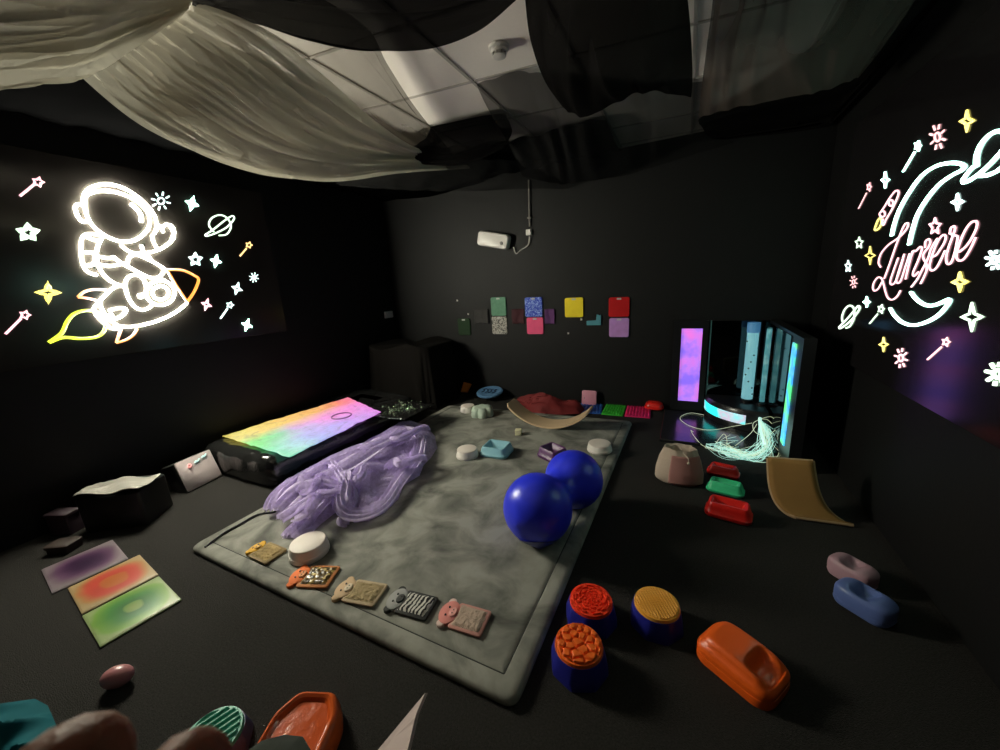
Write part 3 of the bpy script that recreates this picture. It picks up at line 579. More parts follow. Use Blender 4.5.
# textured stepping pods
m_blue = mat('navy_blue_plastic', (.018, .02, .25), .35)
def pod(px, py, R_top, R_bot, h, style, m_, label, rz=0, base_m=m_blue, htop=.012):
    p = onfl(px, py)
    t = thing('stepping_pod', label, 'stepping stone', tuple(p), 'textured round stepping pods')
    T = TR(p, rz)
    def oc(r, z, k=0.06, n=48):
        return [(r*(1-k*abs(math.sin(4*a)))*math.cos(a), r*(1-k*abs(math.sin(4*a)))*math.sin(a), z) for a in (2*PI*q/n for q in range(n))]
    MB().loft([oc(R_bot, 0), oc(R_bot, .01), oc(R_bot*.985, h*.4), oc(R_top*1.06, h-.006, .03), oc(R_top*1.02, h, .0)], T=T).build('base', base_m, t, smooth=30)
    seeds = [(random.uniform(-1, 1), random.uniform(-1, 1)) for _ in range(40)]
    # even the seeds
    for _ in range(25):
        for i in range(len(seeds)):
            fx = fy = 0
            for j in range(len(seeds)):
                if i != j:
                    dx, dy = seeds[i][0]-seeds[j][0], seeds[i][1]-seeds[j][1]; d_ = math.hypot(dx, dy)+1e-4
                    if d_ < .36: fx += dx/d_*.02; fy += dy/d_*.02
            seeds[i] = (max(-1, min(1, seeds[i][0]+fx)), max(-1, min(1, seeds[i][1]+fy)))
    def hh(x, y):
        if style == 'pebble':
            ds = sorted(math.hypot(x-a, (y-b)*1.25) for a, b in seeds)[:2]
            return .010*min(1, max(0, (ds[1]-ds[0]-.03)/.09))
        if style == 'maze':
            return .006 if math.sin(9*math.hypot(x, y)*PI)*math.sin(7*math.atan2(y, x)+6*math.hypot(x, y)+3*noise.noise(Vector((x*3, y*3, 5)))) > .12 else 0
        if style == 'grid':
            return .0035*(1 if math.sin(x*48) > -.1 else 0)+.0015*(1 if math.sin(y*48) > 0 else 0)
        if style == 'rib':
            return .007*(.5+.5*math.sin(x*26))
        return 0
    nr, na = 60, 168
    rings = []
    for i in range(nr+1):
        s = 1-i/nr*.99
        rings.append([(R_top*s*math.cos(a), R_top*s*math.sin(a), h+htop*(1 if s < .97 else (1-s)/.03*.8)+(hh(s*math.cos(a), s*math.sin(a)) if s < .9 else 0)) for a in (2*PI*k/na for k in range(na))])
    mb = MB(); mb.loft([circ(R_top, h-.002, na)]+rings, T=T, cap0=True); mb.build('textured_top', m_, t, smooth=50)
pod(591, 618, .088, .108, .085, 'maze', mat('red_rubber', (.95, .05, .012), .5), 'blue stepping pod with red maze-textured top')
pod(656, 622, .088, .106, .085, 'grid', mat('yellow_rubber', (.90, .42, .05), .5), 'blue stepping pod with yellow ribbed top', .5)
pod(579, 664, .088, .108, .085, 'pebble', mat('orange_rubber', (.92, .15, .012), .5), 'blue stepping pod with orange pebble-textured top')
pod(216, 752, .088, .104, .06, 'rib', mat('teal_green_rubber', (.04, .36, .25), .45), 'green ribbed stepping pod partly hidden at the bottom edge', -.35, mat('dusk_blue_plastic', (.06, .07, .16), .4))

# orange hexagonal tray at the bottom
p = onfl(297, 759)
hx = thing('stepping_tray', 'glossy orange hexagonal rimmed tray at the bottom edge', 'stepping stone', tuple(p), 'moulded plastic stepping trays')
T = TR(p, math.radians(22))
m_go = mat('glossy_orange', (.60, .09, .015), .18, coat=.5, bump=.35, bump_scale=22)
m_go2 = mat('orange_shell', (.60, .10, .015), .3)
def hexr(w_, l_, z, ins): 
    w2, l2 = w_/2-ins, l_/2-ins; k = .52
    P = [(w2, l2*k), (w2*.55, l2), (-w2*.55, l2), (-w2, l2*k), (-w2, -l2*k), (-w2*.55, -l2), (w2*.55, -l2), (w2, -l2*k)]
    C2 = cat([(x, y, z) for x, y in P], 1, True); out = []
    for i in range(8):
        a, b, c_ = Vector(P[i-1]+(z,)), Vector(P[i]+(z,)), Vector(P[(i+1) % 8]+(z,))
        p0 = b+(a-b)*.22; p2 = b+(c_-b)*.22
        for t in (0, .33, .66, 1): out.append(tuple(p0*(1-t)**2+b*2*t*(1-t)+p2*t*t))
    return out
Wt, Lt = .23, .30
MB().loft([hexr(Wt, Lt, 0, 0), hexr(Wt, Lt, .03, -.004), hexr(Wt, Lt, .07, .004), hexr(Wt, Lt, .082, .012), hexr(Wt, Lt, .084, .018), hexr(Wt, Lt, .078, .026)], T=T, cap1=False).build('shell', m_go2, hx, smooth=45)
MB().loft([hexr(Wt, Lt, .078, .026), hexr(Wt, Lt, .068, .034), hexr(Wt, Lt, .068, .06), hexr(Wt, Lt, .069, .09)], T=T, cap0=False).build('basin', m_go, hx, smooth=45, label='glossy crinkled sunken face')

# blurred pods at the right: pink and blue
def pebblepod(px, py, w_, l_, h_, rz, m_, label, rx=0):
    p = onfl(px, py)
    t = thing('rocker_tray', label, 'stepping stone', tuple(p))
    T = TR(p, rz)
    mb = MB()
    def fn(u, v):
        th = 2*PI*u; cs, sn = math.cos(th), math.sin(th); e = .6
        a = PI*v; s = math.sin(a)**.5; x = w_/2*math.copysign(abs(cs)**e, cs)*s; y = l_/2*math.copysign(abs(sn)**e, sn)*s
        z = h_/2*(1-math.copysign(abs(math.cos(a))**.55, math.cos(a)))
        z -= .35*h_*math.exp(-((x/(w_*.17))**4+(y/(l_*.33))**4)) if v > .5 else 0
        return (x, y, z)
    mb.grid(fn, 40, 24, T=T).build('shell', m_, t, smooth=70)
    MB().loft([rr(w_*.92, l_*.92, .04, 0, 6), rr(w_*1.01, l_*1.01, .05, .012, 6), rr(w_*.95, l_*.95, .04, .026, 6)], T=T).build('rim', m_, t)
pebblepod(851, 578, .17, .12, .085, math.radians(-45), mat('mauve_plastic', (.42, .25, .30), .45), 'mauve pink tray on the dark carpet by the right wall')
pebblepod(863, 609, .19, .125, .09, math.radians(-42), mat('slate_blue_plastic', (.10, .15, .38), .4), 'slate blue tray on the dark carpet in front of the mauve one')

# pink egg
p = onfl(120, 684)
tag(MB().ball((0, 0, 0), .042, 24, 16, (1.25, .9, .9), T=TR((p.x, p.y, .038), .6)).build('pink_egg', mat('pink_shell', (.42, .17, .18), .35), smooth=80), 'small pink egg-shaped toy on the carpet at lower left', 'toy')

# ---------------------------------------------------------------- gel floor tiles
def gel(corners, stops, label, blob=None, streak=0):
    P = [onfl(x, y) for x, y in corners]; c = sum(P, Vector())/4
    u = ((P[1]-P[0])+(P[2]-P[3])).normalized(); v = Vector((-u.y, u.x, 0)); 
    W_ = ((P[1]-P[0]).length+(P[2]-P[3]).length)/2; L2 = ((P[3]-P[0]).length+(P[2]-P[1]).length)/2
    t = thing('gel_floor_tile', label, 'floor tile', (c.x, c.y, 0), 'liquid gel floor tiles')
    ang = math.atan2(u.y, u.x); T = TR((c.x, c.y, .002), ang)
    m = bpy.data.materials.new('gel_liquid'); m.use_nodes = True; nt = m.node_tree; N = nt.nodes; L = nt.links; b = N['Principled BSDF']; b.inputs['Roughness'].default_value = .35
    tc = N.new('ShaderNodeTexCoord'); mp = N.new('ShaderNodeMapping'); mp.inputs['Rotation'].default_value = (0, 0, -ang)
    # point mapping: rotate into the tile's own axes, then scale
    mp.vector_type = 'POINT'; L.new(tc.outputs['Object'], mp.inputs['Vector'])
    sx = N.new('ShaderNodeSeparateXYZ'); L.new(mp.outputs[0], sx.inputs[0])
    nz = N.new('ShaderNodeTexNoise'); nz.inputs['Scale'].default_value = 7; L.new(tc.outputs['Object'], nz.inputs['Vector'])
    def mth(op, a, bb):
        q = N.new('ShaderNodeMath'); q.operation = op
        for i, s in enumerate((a, bb)):
            if s is None: continue
            if isinstance(s, (int, float)): q.inputs[i].default_value = s
            else: L.new(s, q.inputs[i])
        return q.outputs[0]
    ex = mth('POWER', mth('ABSOLUTE', mth('DIVIDE', sx.outputs[0], W_/2), None), 2.6); ey = mth('POWER', mth('ABSOLUTE', mth('DIVIDE', sx.outputs[1], L2/2), None), 2.6)
    d = mth('POWER', mth('ADD', ex, ey), .385)
    d = mth('ADD', d, mth('MULTIPLY', mth('SUBTRACT', nz.outputs['Fac'], .5), .35))
    r = N.new('ShaderNodeValToRGB'); e = r.color_ramp.elements
    while len(e) < len(stops): e.new(.5)
    for k, (q, c_) in enumerate(stops): e[k].position = q; e[k].color = (*[x*.6 for x in c_], 1)
    L.new(d, r.inputs[0]); L.new(r.outputs[0], b.inputs['Base Color'])
    MB().loft(rloft(W_, L2, .004, [(0, 0), (0, .006), (.004, .008)]), T=T).build('backing', mat('gel_edge', tuple(x*.6 for x in stops[-1][1]), .5), t)
    MB().loft(rloft(W_, L2, .004, [(.006, .0078), (.006, .0095), (.010, .0105)]), T=T).build('gel_face', m, t)
    return t
gel([(56, 593), (131, 557.8), (110.4, 541.8), (38.4, 571.8)], [(0, (.035, .01, .05)), (.42, (.06, .018, .07)), (.72, (.16, .07, .15)), (.92, (.25, .18, .22)), (1, (.3, .24, .27))], 'dark purple gel tile, farthest of the overlapping three')
gel([(83.8, 614), (161, 574.4), (137.6, 556.5), (66.5, 590)], [(0, (.62, .16, .02)), (.34, (.66, .17, .03)), (.42, (.70, .06, .04)), (.68, (.72, .09, .05)), (.9, (.60, .30, .10)), (1, (.56, .40, .2))], 'red and orange gel tile, middle of the overlapping three')
gel([(102.4, 648), (182.4, 599.4), (158.4, 578), (81, 617)], [(0, (.30, .42, .10)), (.2, (.24, .40, .08)), (.27, (.03, .20, .04)), (.55, (.06, .30, .05)), (.88, (.24, .48, .06)), (1, (.40, .52, .22))], 'green gel tile, nearest of the overlapping three')

# ---------------------------------------------------------------- animal squares
def patch(corners, label, m_pad, head_fn, m_trim):
    P = [onmat(x, y) for x, y in corners]   # 0 head-side near, 1 far-side near, 2, 3 ; head on the 0-3 side
    c = sum(P, Vector())/4; u = ((P[1]-P[0])+(P[2]-P[3])).normalized()
    W_ = ((P[1]-P[0]).length+(P[2]-P[3]).length)/2; L2 = ((P[3]-P[0]).length+(P[2]-P[1]).length)/2
    t = thing('sensory_square', label, 'sensory square', (c.x, c.y, ZM+.003), 'animal sensory squares along the mat edge')
    T = TR((c.x, c.y, ZM+.003), math.atan2(u.y, u.x))
    MB().loft(rloft(W_, L2, .012, [(.003, 0), (0, .004), (0, .010), (.004, .013)]), T=T).build('backing', m_trim, t)
    def fn(a, b):
        x = (a-.5)*(W_-.022); y = (b-.5)*(L2-.022); e = min(1, min(a, 1-a, b, 1-b)*9)
        return (x, y, .012+.008*e+.0035*noise.noise(Vector((x*70, y*70, c.x*9))))
    MB().grid(fn, 30, 30, T=T).build('texture_pad', m_pad, t, smooth=80)
    head_fn(T, W_, L2, t)
    return t
def ell(rx, ry, z, cx=0, cy=0, n=24): return [(cx+rx*math.cos(2*PI*k/n), cy+ry*math.sin(2*PI*k/n), z) for k in range(n)]
def disc(rx, ry, z0, z1, cx, cy, T, name, m_, t, lab=None):
    return MB().loft([ell(rx, ry, z0, cx, cy), ell(rx, ry, z1-.003, cx, cy), ell(rx*.85, ry*.85, z1, cx, cy)], T=T).build(name, m_, t, label=lab)
m_eye = mat('black_thread', (.01, .01, .01), .5)
def head(mface, mmuz, ears='round', mear=None, scale=1.0):
    def f(T, W_, L2, t):
        hx_ = -W_/2-.022*scale; rx, ry = .042*scale, .058*scale
        hd_ = disc(rx, ry, 0, .018, hx_, 0, T, 'head', mface, t)
        for s in (-1, 1):
            disc(.018*scale, .018*scale, 0, .014, hx_-.012, s*ry*.95, T, 'ear', mear or mface, hd_)
            disc(.004, .005, .017, .021, hx_-.008, s*.020*scale, T, 'eye', m_eye, hd_)
        disc(.017*scale, .024*scale, .015, .024, hx_+.018*scale, 0, T, 'muzzle', mmuz, hd_)
        for s in (-1, 1): disc(.0025, .003, .022, .026, hx_+.018*scale, s*.008, T, 'nostril', m_eye, hd_)
    return f
m_gold = mat('gold_plush', (.34, .24, .10), .95, noise_amt=.55, noise_scale=25, bump=1, bump_scale=60)
m_beige = mat('beige_corduroy', (.36, .27, .14), .95, noise_amt=.25, noise_scale=40, bump=.8, bump_scale=120)
m_bt = mat('pale_binding', (.50, .38, .24), .8)
m_pk = mat('pale_pink_fleece', (.50, .37, .29), .95, noise_amt=.2, noise_scale=60, bump=.8, bump_scale=150); m_pkt = mat('pink_binding', (.58, .27, .23), .8)
m_zeb = ramp_mat('zebra_plush', [(0, (.015, .015, .015)), (.47, (.015, .015, .015)), (.53, (.62, .60, .55)), (1, (.62, .60, .55))], 'wave', 17, .9, distort=4)
m_seq = ramp_mat('gold_sequins', [(0, (.04, .025, .01)), (.4, (.06, .035, .01)), (.5, (.35, .22, .05)), (.6, (.75, .58, .25)), (.63, (.06, .035, .01)), (1, (.2, .13, .04))], 'voronoi', 75, .3)
patch([(250, 557), (265, 566.5), (288.5, 549.5), (268, 543.5)], 'tan plush square with yellow head, farthest left of the animal squares', m_gold, head(mat('yellow_felt', (.70, .38, .03), .8), mat('gold_felt', (.6, .35, .08), .8), scale=.75), mat('gold_binding', (.25, .18, .08), .8))
patch([(299, 588), (327, 589.5), (341, 567.5), (309, 567.5)], 'gold sequin square with orange head beside the white dome', m_seq, head(mat('orange_felt', (.80, .17, .03), .8), mat('peach_felt', (.75, .30, .13), .8)), mat('orange_binding', (.55, .20, .06), .8))
patch([(342, 602), (374.5, 609), (388, 585.5), (357, 581)], 'beige corduroy square with pale animal face, middle of the five', m_beige, head(mat('tan_felt', (.58, .40, .24), .8), mat('cream_felt', (.72, .60, .45), .8)), m_bt)
patch([(393, 612), (427, 624), (438, 598), (410, 593)], 'black and white zebra striped square with a zebra head', m_zeb, head(mat('zebra_head_grey', (.33, .33, .32), .85), mat('zebra_muzzle', (.06, .06, .06), .8), mear=mat('zebra_ear', (.03, .03, .03), .8)), mat('black_binding', (.03, .03, .03), .8))
patch([(447, 628), (481, 640), (491.5, 612.5), (461, 605)], 'pale pink fleece square with a pig face, nearest the mat corner', m_pk, head(mat('pig_pink_felt', (.72, .25, .22), .8), mat('pig_snout', (.78, .36, .33), .8), mear=mat('pig_ear_pale', (.72, .52, .48), .8)), m_pkt)

# ---------------------------------------------------------------- wobble boards
m_birch = mat('birch_ply', (.62, .45, .28), .5, noise_amt=.08, noise_scale=8)
def arcboard(Ctr, T, Rad, half, width, th, m_face, m_edge, t, n=28, names=('deck', 'edge')):
    ins, outs = [], []
    rings = []
    for i in range(n+1):
        a = -half+2*half*i/n; ri, ro = Rad-th, Rad
        ww = width/2*min(1, math.sqrt(max(0, 1-max(0, (abs(a)/half-.9)/.1)**3))*.35+.65)
        y0, y1 = -ww, ww
        rings.append([(ri*math.sin(a), y0, Rad-ri*math.cos(a)), (ri*math.sin(a), y1, Rad-ri*math.cos(a)), (ro*math.sin(a), y1, Rad-ro*math.cos(a)), (ro*math.sin(a), y0, Rad-ro*math.cos(a))])
    return MB().loft(rings, T=T).build(names[0], m_face, t, smooth=30)
p = onmat(553, 425); e0 = ony(510, 403, p.y); e1_ = ony(592, 408, p.y)
dirx = (e1_-e0); ang = math.atan2(dirx.y, dirx.x)
cl = dirx.length
hb = (e0.z+e1_.z)/2-ZM; Rad = (cl*cl/4+hb*hb)/(2*hb); half = math.asin(min(1, cl/2/Rad))
mid = Vector(((e0.x+e1_.x)/2, p.y+.03, 0))
wb = thing('balance_board', 'curved pale birch rocker board resting on the far end of the mat', 'balance board', (mid.x, mid.y-.03, ZM+.003))
arcboard(None, TR((mid.x, mid.y-.03, ZM+.004), ang), Rad, half, .22, .016, m_birch, None, wb)
# right-hand curved board, felt inner face, standing near the wall
m_felt = mat('mustard_felt', (.27, .14, .035), .85, noise_amt=.08)
m_fe = mat('birch_edge', (.42, .28, .16), .5)
rb_ = thing('balance_board', 'curved board with mustard brown lining by the right wall', 'balance board', tuple(onfl(805, 522)))
crn = [onz(769, 458, .30), onz(812, 459, .36), onfl(795, 517), onfl(858, 528)]
Pm = [[(768, 458, .27), (771, 480, .16), (780, 505, .06), (795, 519, .012), (815, 518, .012), (845, 524, .03)], [(813, 461, .33), (822, 482, .22), (836, 506, .11), (846, 518, .04), (852, 522, .02), (860, 529, .03)]]
A0 = cat([onz(*q) for q in Pm[0]], 6); A1 = cat([onz(*q) for q in Pm[1]], 6)
# regular arc: built between the low foot line and the high head line
f0, f1 = onfl(795, 519), onfl(853, 527)
h0, h1 = onz(768, 458, .27), onz(813, 461, .30)
def brd(u, v):
    a = Vector(h0.lerp(h1, u)); b = Vector(f0.lerp(f1, u)); 
    p_ = a.lerp(b, v); sag = math.sin(PI*v)*.07
    p_ = p_+Vector((-.5*sag, -.25*sag, -.9*sag)); p_.z = max(p_.z, .012)
    return p_
MB().grid(brd, 8, 20).build('lining', m_felt, rb_, smooth=60, solid=.012)
ed = MB(); ed.tube([brd(0, k/20) for k in range(21)], .009, 6); ed.tube([brd(k/10, 1) for k in range(11)], .009, 6); ed.tube([brd(1, k/20) for k in range(21)], .009, 6); ed.tube([brd(k/10, 0) for k in range(11)], .009, 6)
ed.build('wooden_edge', m_fe, rb_)

# ---------------------------------------------------------------- row by the back wall
def heapblob(pts_px, z0fn, hmax, m_, name, label, cat_, seed=0, fold=12, amp=.03, res=46, grow=.25, dirn=None, solid=.0, base_z=0.002, group=None):
    P = [z0fn(x, y) for x, y in pts_px]; P2 = [(p.x, min(p.y, YB-.06)) for p in P]
    n = len(P2)
    xs = [p[0] for p in P2]; ys = [p[1] for p in P2]; x0, x1, y0, y1 = min(xs), max(xs), min(ys), max(ys)
    def inside(x, y):
        c = False; j = n-1
        for i in range(n):
            if (P2[i][1] > y) != (P2[j][1] > y) and x < (P2[j][0]-P2[i][0])*(y-P2[i][1])/(P2[j][1]-P2[i][1])+P2[i][0]: c = not c
            j = i
        return c
    best = [None]
    def dist(x, y):
        d = 9; best[0] = None
        for i in range(n):
            ax_, ay = P2[i]; bx, by = P2[(i+1) % n]; vx, vy = bx-ax_, by-ay; t = max(0, min(1, ((x-ax_)*vx+(y-ay)*vy)/(vx*vx+vy*vy+1e-12)))
            q_ = math.hypot(x-ax_-vx*t, y-ay-vy*t)
            if q_ < d: d = q_; best[0] = (ax_+vx*t, ay+vy*t)
        return d
    nx = res; ny = max(8, int(res*(y1-y0)/(x1-x0))); mb = MB(); idx = {}
    zb = P[0].z
    dx_, dy_ = dirn if dirn else (1, 0)
    for j in range(ny+1):
        for i in range(nx+1):
            x = x0+(x1-x0)*i/nx; y = y0+(y1-y0)*j/ny
            ins_ = inside(x, y); dd0 = dist(x, y)
            if ins_ or dd0 < (x1-x0)/nx*1.45:
                d = dd0 if ins_ else 0
                if not ins_: x, y = best[0]
                along = x*dx_+y*dy_; cross = -x*dy_+y*dx_
                q = 1-math.exp(-d/grow*3)
                f = math.sin(cross*fold*6+3*noise.noise(Vector((along*2.5, cross*4, seed)))*2+seed)
                f2 = noise.noise(Vector((along*5, cross*fold*2.2, seed+4)))
                z = zb+q*(hmax*(.7+.5*noise.noise(Vector((x*4, y*4, seed+9)))))+q*amp*(1-abs(f)*1.2)+q*amp*.8*f2
                idx[(i, j)] = len(mb.v); mb.v.append(Vector((x, y, max(zb+.002, z))))
    for j in range(ny):
        for i in range(nx):
            k = [(i, j), (i+1, j), (i+1, j+1), (i, j+1)]
            if all(q in idx for q in k): mb.f.append(tuple(idx[q] for q in k))
    o = mb.build(name, m_, smooth=85, solid=solid)
    if label: tag(o, label, cat_, group)
    return o
heapblob([(511, 409), (514, 403), (532, 400.5), (560, 402.5), (580, 406), (585, 410), (580, 414), (560, 415), (535, 413), (518, 411)], onmat, .17, mat('red_blanket', (.15, .006, .007), .8), 'blanket', 'rumpled dark red blanket heaped behind the birch rocker board', 'blanket', 3, 6, .035, 60, .2)
# pink tile leaning on wall
pc = ony(589.5, 391.5, YB-.05)
a = onfl(589.5, 403)
t = thing('texture_tile', 'pink square tile leaning upright against the back wall at floor level', 'tile', (pc.x, YB-.05, .0))
T = Matrix.Translation((pc.x, YB-.07, .005)) @ Matrix.Rotation(PI/2-.12, 4, 'X')
MB().loft(rloft(.165, .165, .02, [(.002, 0), (0, .005), (0, .014), (.005, .018)]), T=T @ TR((0, .085, 0))).build('pad', mat('soft_pink', (.70, .28, .38), .6), t)
mb = MB(); mb.loft(rloft(.006, .02, .002, [(0, .018), (0, .021)]), T=T @ TR((-.05, .08, 0))); mb.build('logo_mark', mat('grey_mark', (.3, .2, .22), .6), t)
def floortile(c4_, m_, lb, seed):
    P = [onfl(x, y) for x, y in c4_]; c = sum(P, Vector())/4; u = ((P[1]-P[0])+(P[2]-P[3])).normalized(); ang = math.atan2(u.y, u.x)
    W_ = ((P[1]-P[0]).length+(P[2]-P[3]).length)/2; L2 = ((P[3]-P[0]).length+(P[2]-P[1]).length)/2
    t = thing('texture_mat', lb, 'floor tile', (c.x, c.y, 0), 'textured floor tiles by the back wall')
    T = TR((c.x, c.y, .001), ang)
    MB().loft(rloft(W_, L2, .006, [(0, 0), (0, .008), (.003, .010)]), T=T).build('base', m_, t)
    mb = MB()
    for i in range(8):
        for j in range(7):
            mb.tube([T @ Vector(((i+.5)/8*W_-W_/2+.006*math.sin(j*2+i+q*1.4+seed), (j+.1+q*.28)/7*L2-L2/2, .013)) for q in range(4)], .006, 5)
    mb.build('raised_pattern', m_, t)
floortile([(574, 413), (601, 414), (603, 405), (578, 404)], mat('mat_blue', (.03, .13, .52), .6), 'blue textured floor tile under the pink leaning tile', 1)
floortile([(602, 414.5), (623, 416.5), (626, 406.5), (605.5, 405)], mat('mat_green', (.05, .50, .04), .6), 'bright green textured floor tile between blue and pink ones', 2)
floortile([(624.5, 416.5), (651, 418.5), (650, 408), (627, 406.5)], mat('mat_pink', (.80, .02, .16), .6), 'hot pink textured floor tile under the red pod', 3)
p = onz(654, 408, .02)
t = thing('stepping_pod', 'glossy red rounded pod resting at the end of the textured tiles', 'stepping stone', (p.x, p.y, .012))
T = TR((p.x, p.y, .014), -.1)
MB().loft([rr(.16, .12, .05, .0), rr(.19, .15, .06, .012), rr(.19, .15, .06, .03), rr(.17, .13, .05, .036)], T=T).build('base', m_red, t)
MB().loft([rr(.175, .135, .05, .036), rr(.165, .125, .05, .06), rr(.12, .08, .04, .078), rr(.05, .03, .01, .08)], T=T).build('top', m_red, t)
# orange rhombus + blue plate
P = [onz(x, y, .01) for x, y in ((458.5, 391.5), (467, 392.5), (473.5, 383), (461.5, 380.5))]
p = ony(466, 392.5, YB-.12)
t = thing('orange_scoop', 'small orange scoop leaning by the dark covered box', 'toy', tuple(p))
T = TR((p.x-.01, p.y, max(.004, p.z)), 0) @ Matrix.Rotation(math.radians(66), 4, 'X') @ Matrix.Scale(.9, 4)
MB().loft([[(-.07, 0, 0), (.04, 0, 0), (.09, .13, 0), (-.04, .15, 0)], [(-.07, 0, .02), (.04, 0, .02), (.09, .13, .02), (-.04, .15, .02)]], T=T).build('tray', mat('scoop_orange', (.60, .18, .02), .5), t)
MB().loft([[(-.05, .015, .02), (.033, .015, .02), (.073, .12, .02), (-.03, .135, .02)], [(-.045, .02, .03), (.03, .02, .03), (.068, .115, .03), (-.026, .13, .03)]], T=T).build('raised_face', mat('scoop_orange_light', (.66, .24, .04), .5), t)
p = ony(490, 393.5, YB-.17)
t = thing('balance_disc', 'blue oval disc with dark printed squiggles lying by the back wall', 'disc', tuple(p))
T = TR(p, 0, math.radians(9))
MB().loft([circ(.15, 0, 40), circ(.165, .015, 40), circ(.165, .03, 40), circ(.145, .038, 40), circ(.135, .032, 40)], T=T).build('body', mat('disc_blue', (.10, .22, .40), .5), t)
mb = MB()
for k in range(4): mb.tube(cat([(-.09+.05*k, -.05, .036), (-.07+.05*k, .0, .036), (-.1+.05*k, .03, .036), (-.06+.045*k, .06, .036)], 4), .005, 5)
for i in range(len(mb.v)): mb.v[i] = T @ mb.v[i]
mb.build('squiggle', mat('disc_navy', (.01, .02, .06), .5), t)

# ---------------------------------------------------------------- dark covered box in the corner
m_blk = mat('black_cloth', (.0050, .0042, .0036), .95, spec=.1)
bx0 = Vector((-3.45, 3.18, 0)); 
cvt = thing('covered_box', 'large box draped in black cloth in the far left corner', 'covered furniture', (-3.05, 3.72, 0))
def cover(u, v):
    th = 2*PI*u; cs, sn = math.cos(th), math.sin(th); e = .35
    X = .47*math.copysign(abs(cs)**e, cs); Yy = .33*math.copysign(abs(sn)**e, sn)
    zt = .73+.03*math.sin(2.5*X*4)+.05*(X+.4)
    if v < .62:
        q = v/.62; z = zt*q
        fl_ = (1-q)*.07*(1+.9*math.sin(th*9+2*noise.noise(Vector((cs*2, sn*2, q*2)))))
        k = 1+fl_+.02*math.sin(th*23)*(1-q)
        return Vector((-3.09+X*k, 3.72+Yy*k, max(.004, z)))
    q = (v-.62)/.38; s = 1-q
    return Vector((-3.09+X*s, 3.72+Yy*s, zt+.03*noise.noise(Vector((X*s*5, Yy*s*5, 1)))*q-.05*q*q))
MB().grid(cover, 120, 40).build('cloth_cover', m_blk, cvt, smooth=80)
MB().box(-3.40, -2.68, 3.44, 3.99, .002, .54).build('box', mat('box_dark', (.02, .02, .02), .7), cvt)

# ---------------------------------------------------------------- water bed with rainbow light sheet
m_vin = mat('black_vinyl', (.012, .012, .012), .16, spec=.6, bump=.8, bump_scale=11, noise_amt=0)
ZB = .25
Pv = [Vector((-3.60, 1.50, 0)), Vector((-2.70, 1.50, 0)), Vector((-2.66, 3.20, 0)), Vector((-3.60, 3.34, 0))]
bed = thing('light_bed', 'low black padded vinyl platform along the left wall beside the lilac tulle', 'bed', (-3.15, 2.4, 0))
cB = sum(Pv, Vector())/4
def vr(ins, z):
    out = []
    for i in range(4):
        p = Pv[i]; a = (Pv[i-1]-p).normalized(); b = (Pv[(i+1) % 4]-p).normalized(); k = p+(a+b)*ins; r_ = max(.01, .10-ins*.8)
        for j in range(7):
            t = j/6; q = k+a*r_*(1-t)**2+b*r_*t**2; out.append((q.x, q.y, z))
    # subdivide sides for wrinkles
    res = []
    m_ = len(out)
    for i in range(m_):
        a = Vector(out[i]); b = Vector(out[(i+1) % m_]); nn = 26 if (b-a).length > .4 else 1
        for j in range(nn): res.append(tuple(a.lerp(b, j/nn)))
    return res
def wr(ring, amp): return [Vector(p)+Vector((amp*noise.noise(Vector(p)*7), amp*noise.noise(Vector(p)*7+Vector((9, 0, 0))), amp*noise.noise(Vector((p[0]*9, p[1]*9, p[2]*3))))) for p in ring]
MB().loft([vr(.02, .002), wr(vr(0, .03), .012), wr(vr(-.01, .10), .02), wr(vr(0, .19), .022), wr(vr(.03, .235), .02), wr(vr(.07, .247), .015), wr(vr(.13, .235), .012), wr(vr(.2, .232), .004), vr(.3, .232)]).build('padded_cover', m_vin, bed, smooth=70)
# rainbow sheet
RC = [onz(x, y, ZB) for x, y in ((222.5, 437), (289.5, 458), (381, 413), (348, 398))]
RC[0].x = max(RC[0].x, XL+.05)
m_rb = bpy.data.materials.new('rainbow_light'); m_rb.use_nodes = True; nt = m_rb.node_tree; N = nt.nodes; Lk = nt.links; bs = N['Principled BSDF']
tc = N.new('ShaderNodeTexCoord'); nz = N.new('ShaderNodeTexNoise'); nz.inputs['Scale'].default_value = 3.2; nz.inputs['Detail'].default_value = 4; Lk.new(tc.outputs['UV'], nz.inputs['Vector'])
sx = N.new('ShaderNodeSeparateXYZ'); Lk.new(tc.outputs['UV'], sx.inputs[0])
mr1 = N.new('ShaderNodeMath'); mr1.operation = 'MULTIPLY_ADD'; mr1.inputs[1].default_value = .34; cen = N.new('ShaderNodeMath'); cen.operation = 'SUBTRACT'; cen.inputs[1].default_value = .5; Lk.new(nz.outputs['Fac'], cen.inputs[0]); Lk.new(cen.outputs[0], mr1.inputs[0]); Lk.new(sx.outputs[0], mr1.inputs[2])
def ramp(stops):
    r = N.new('ShaderNodeValToRGB'); e = r.color_ramp.elements
    while len(e) < len(stops): e.new(.5)
    for k, (q, c_) in enumerate(stops): e[k].position = q; e[k].color = (*c_, 1)
    Lk.new(mr1.outputs[0], r.inputs[0]); return r
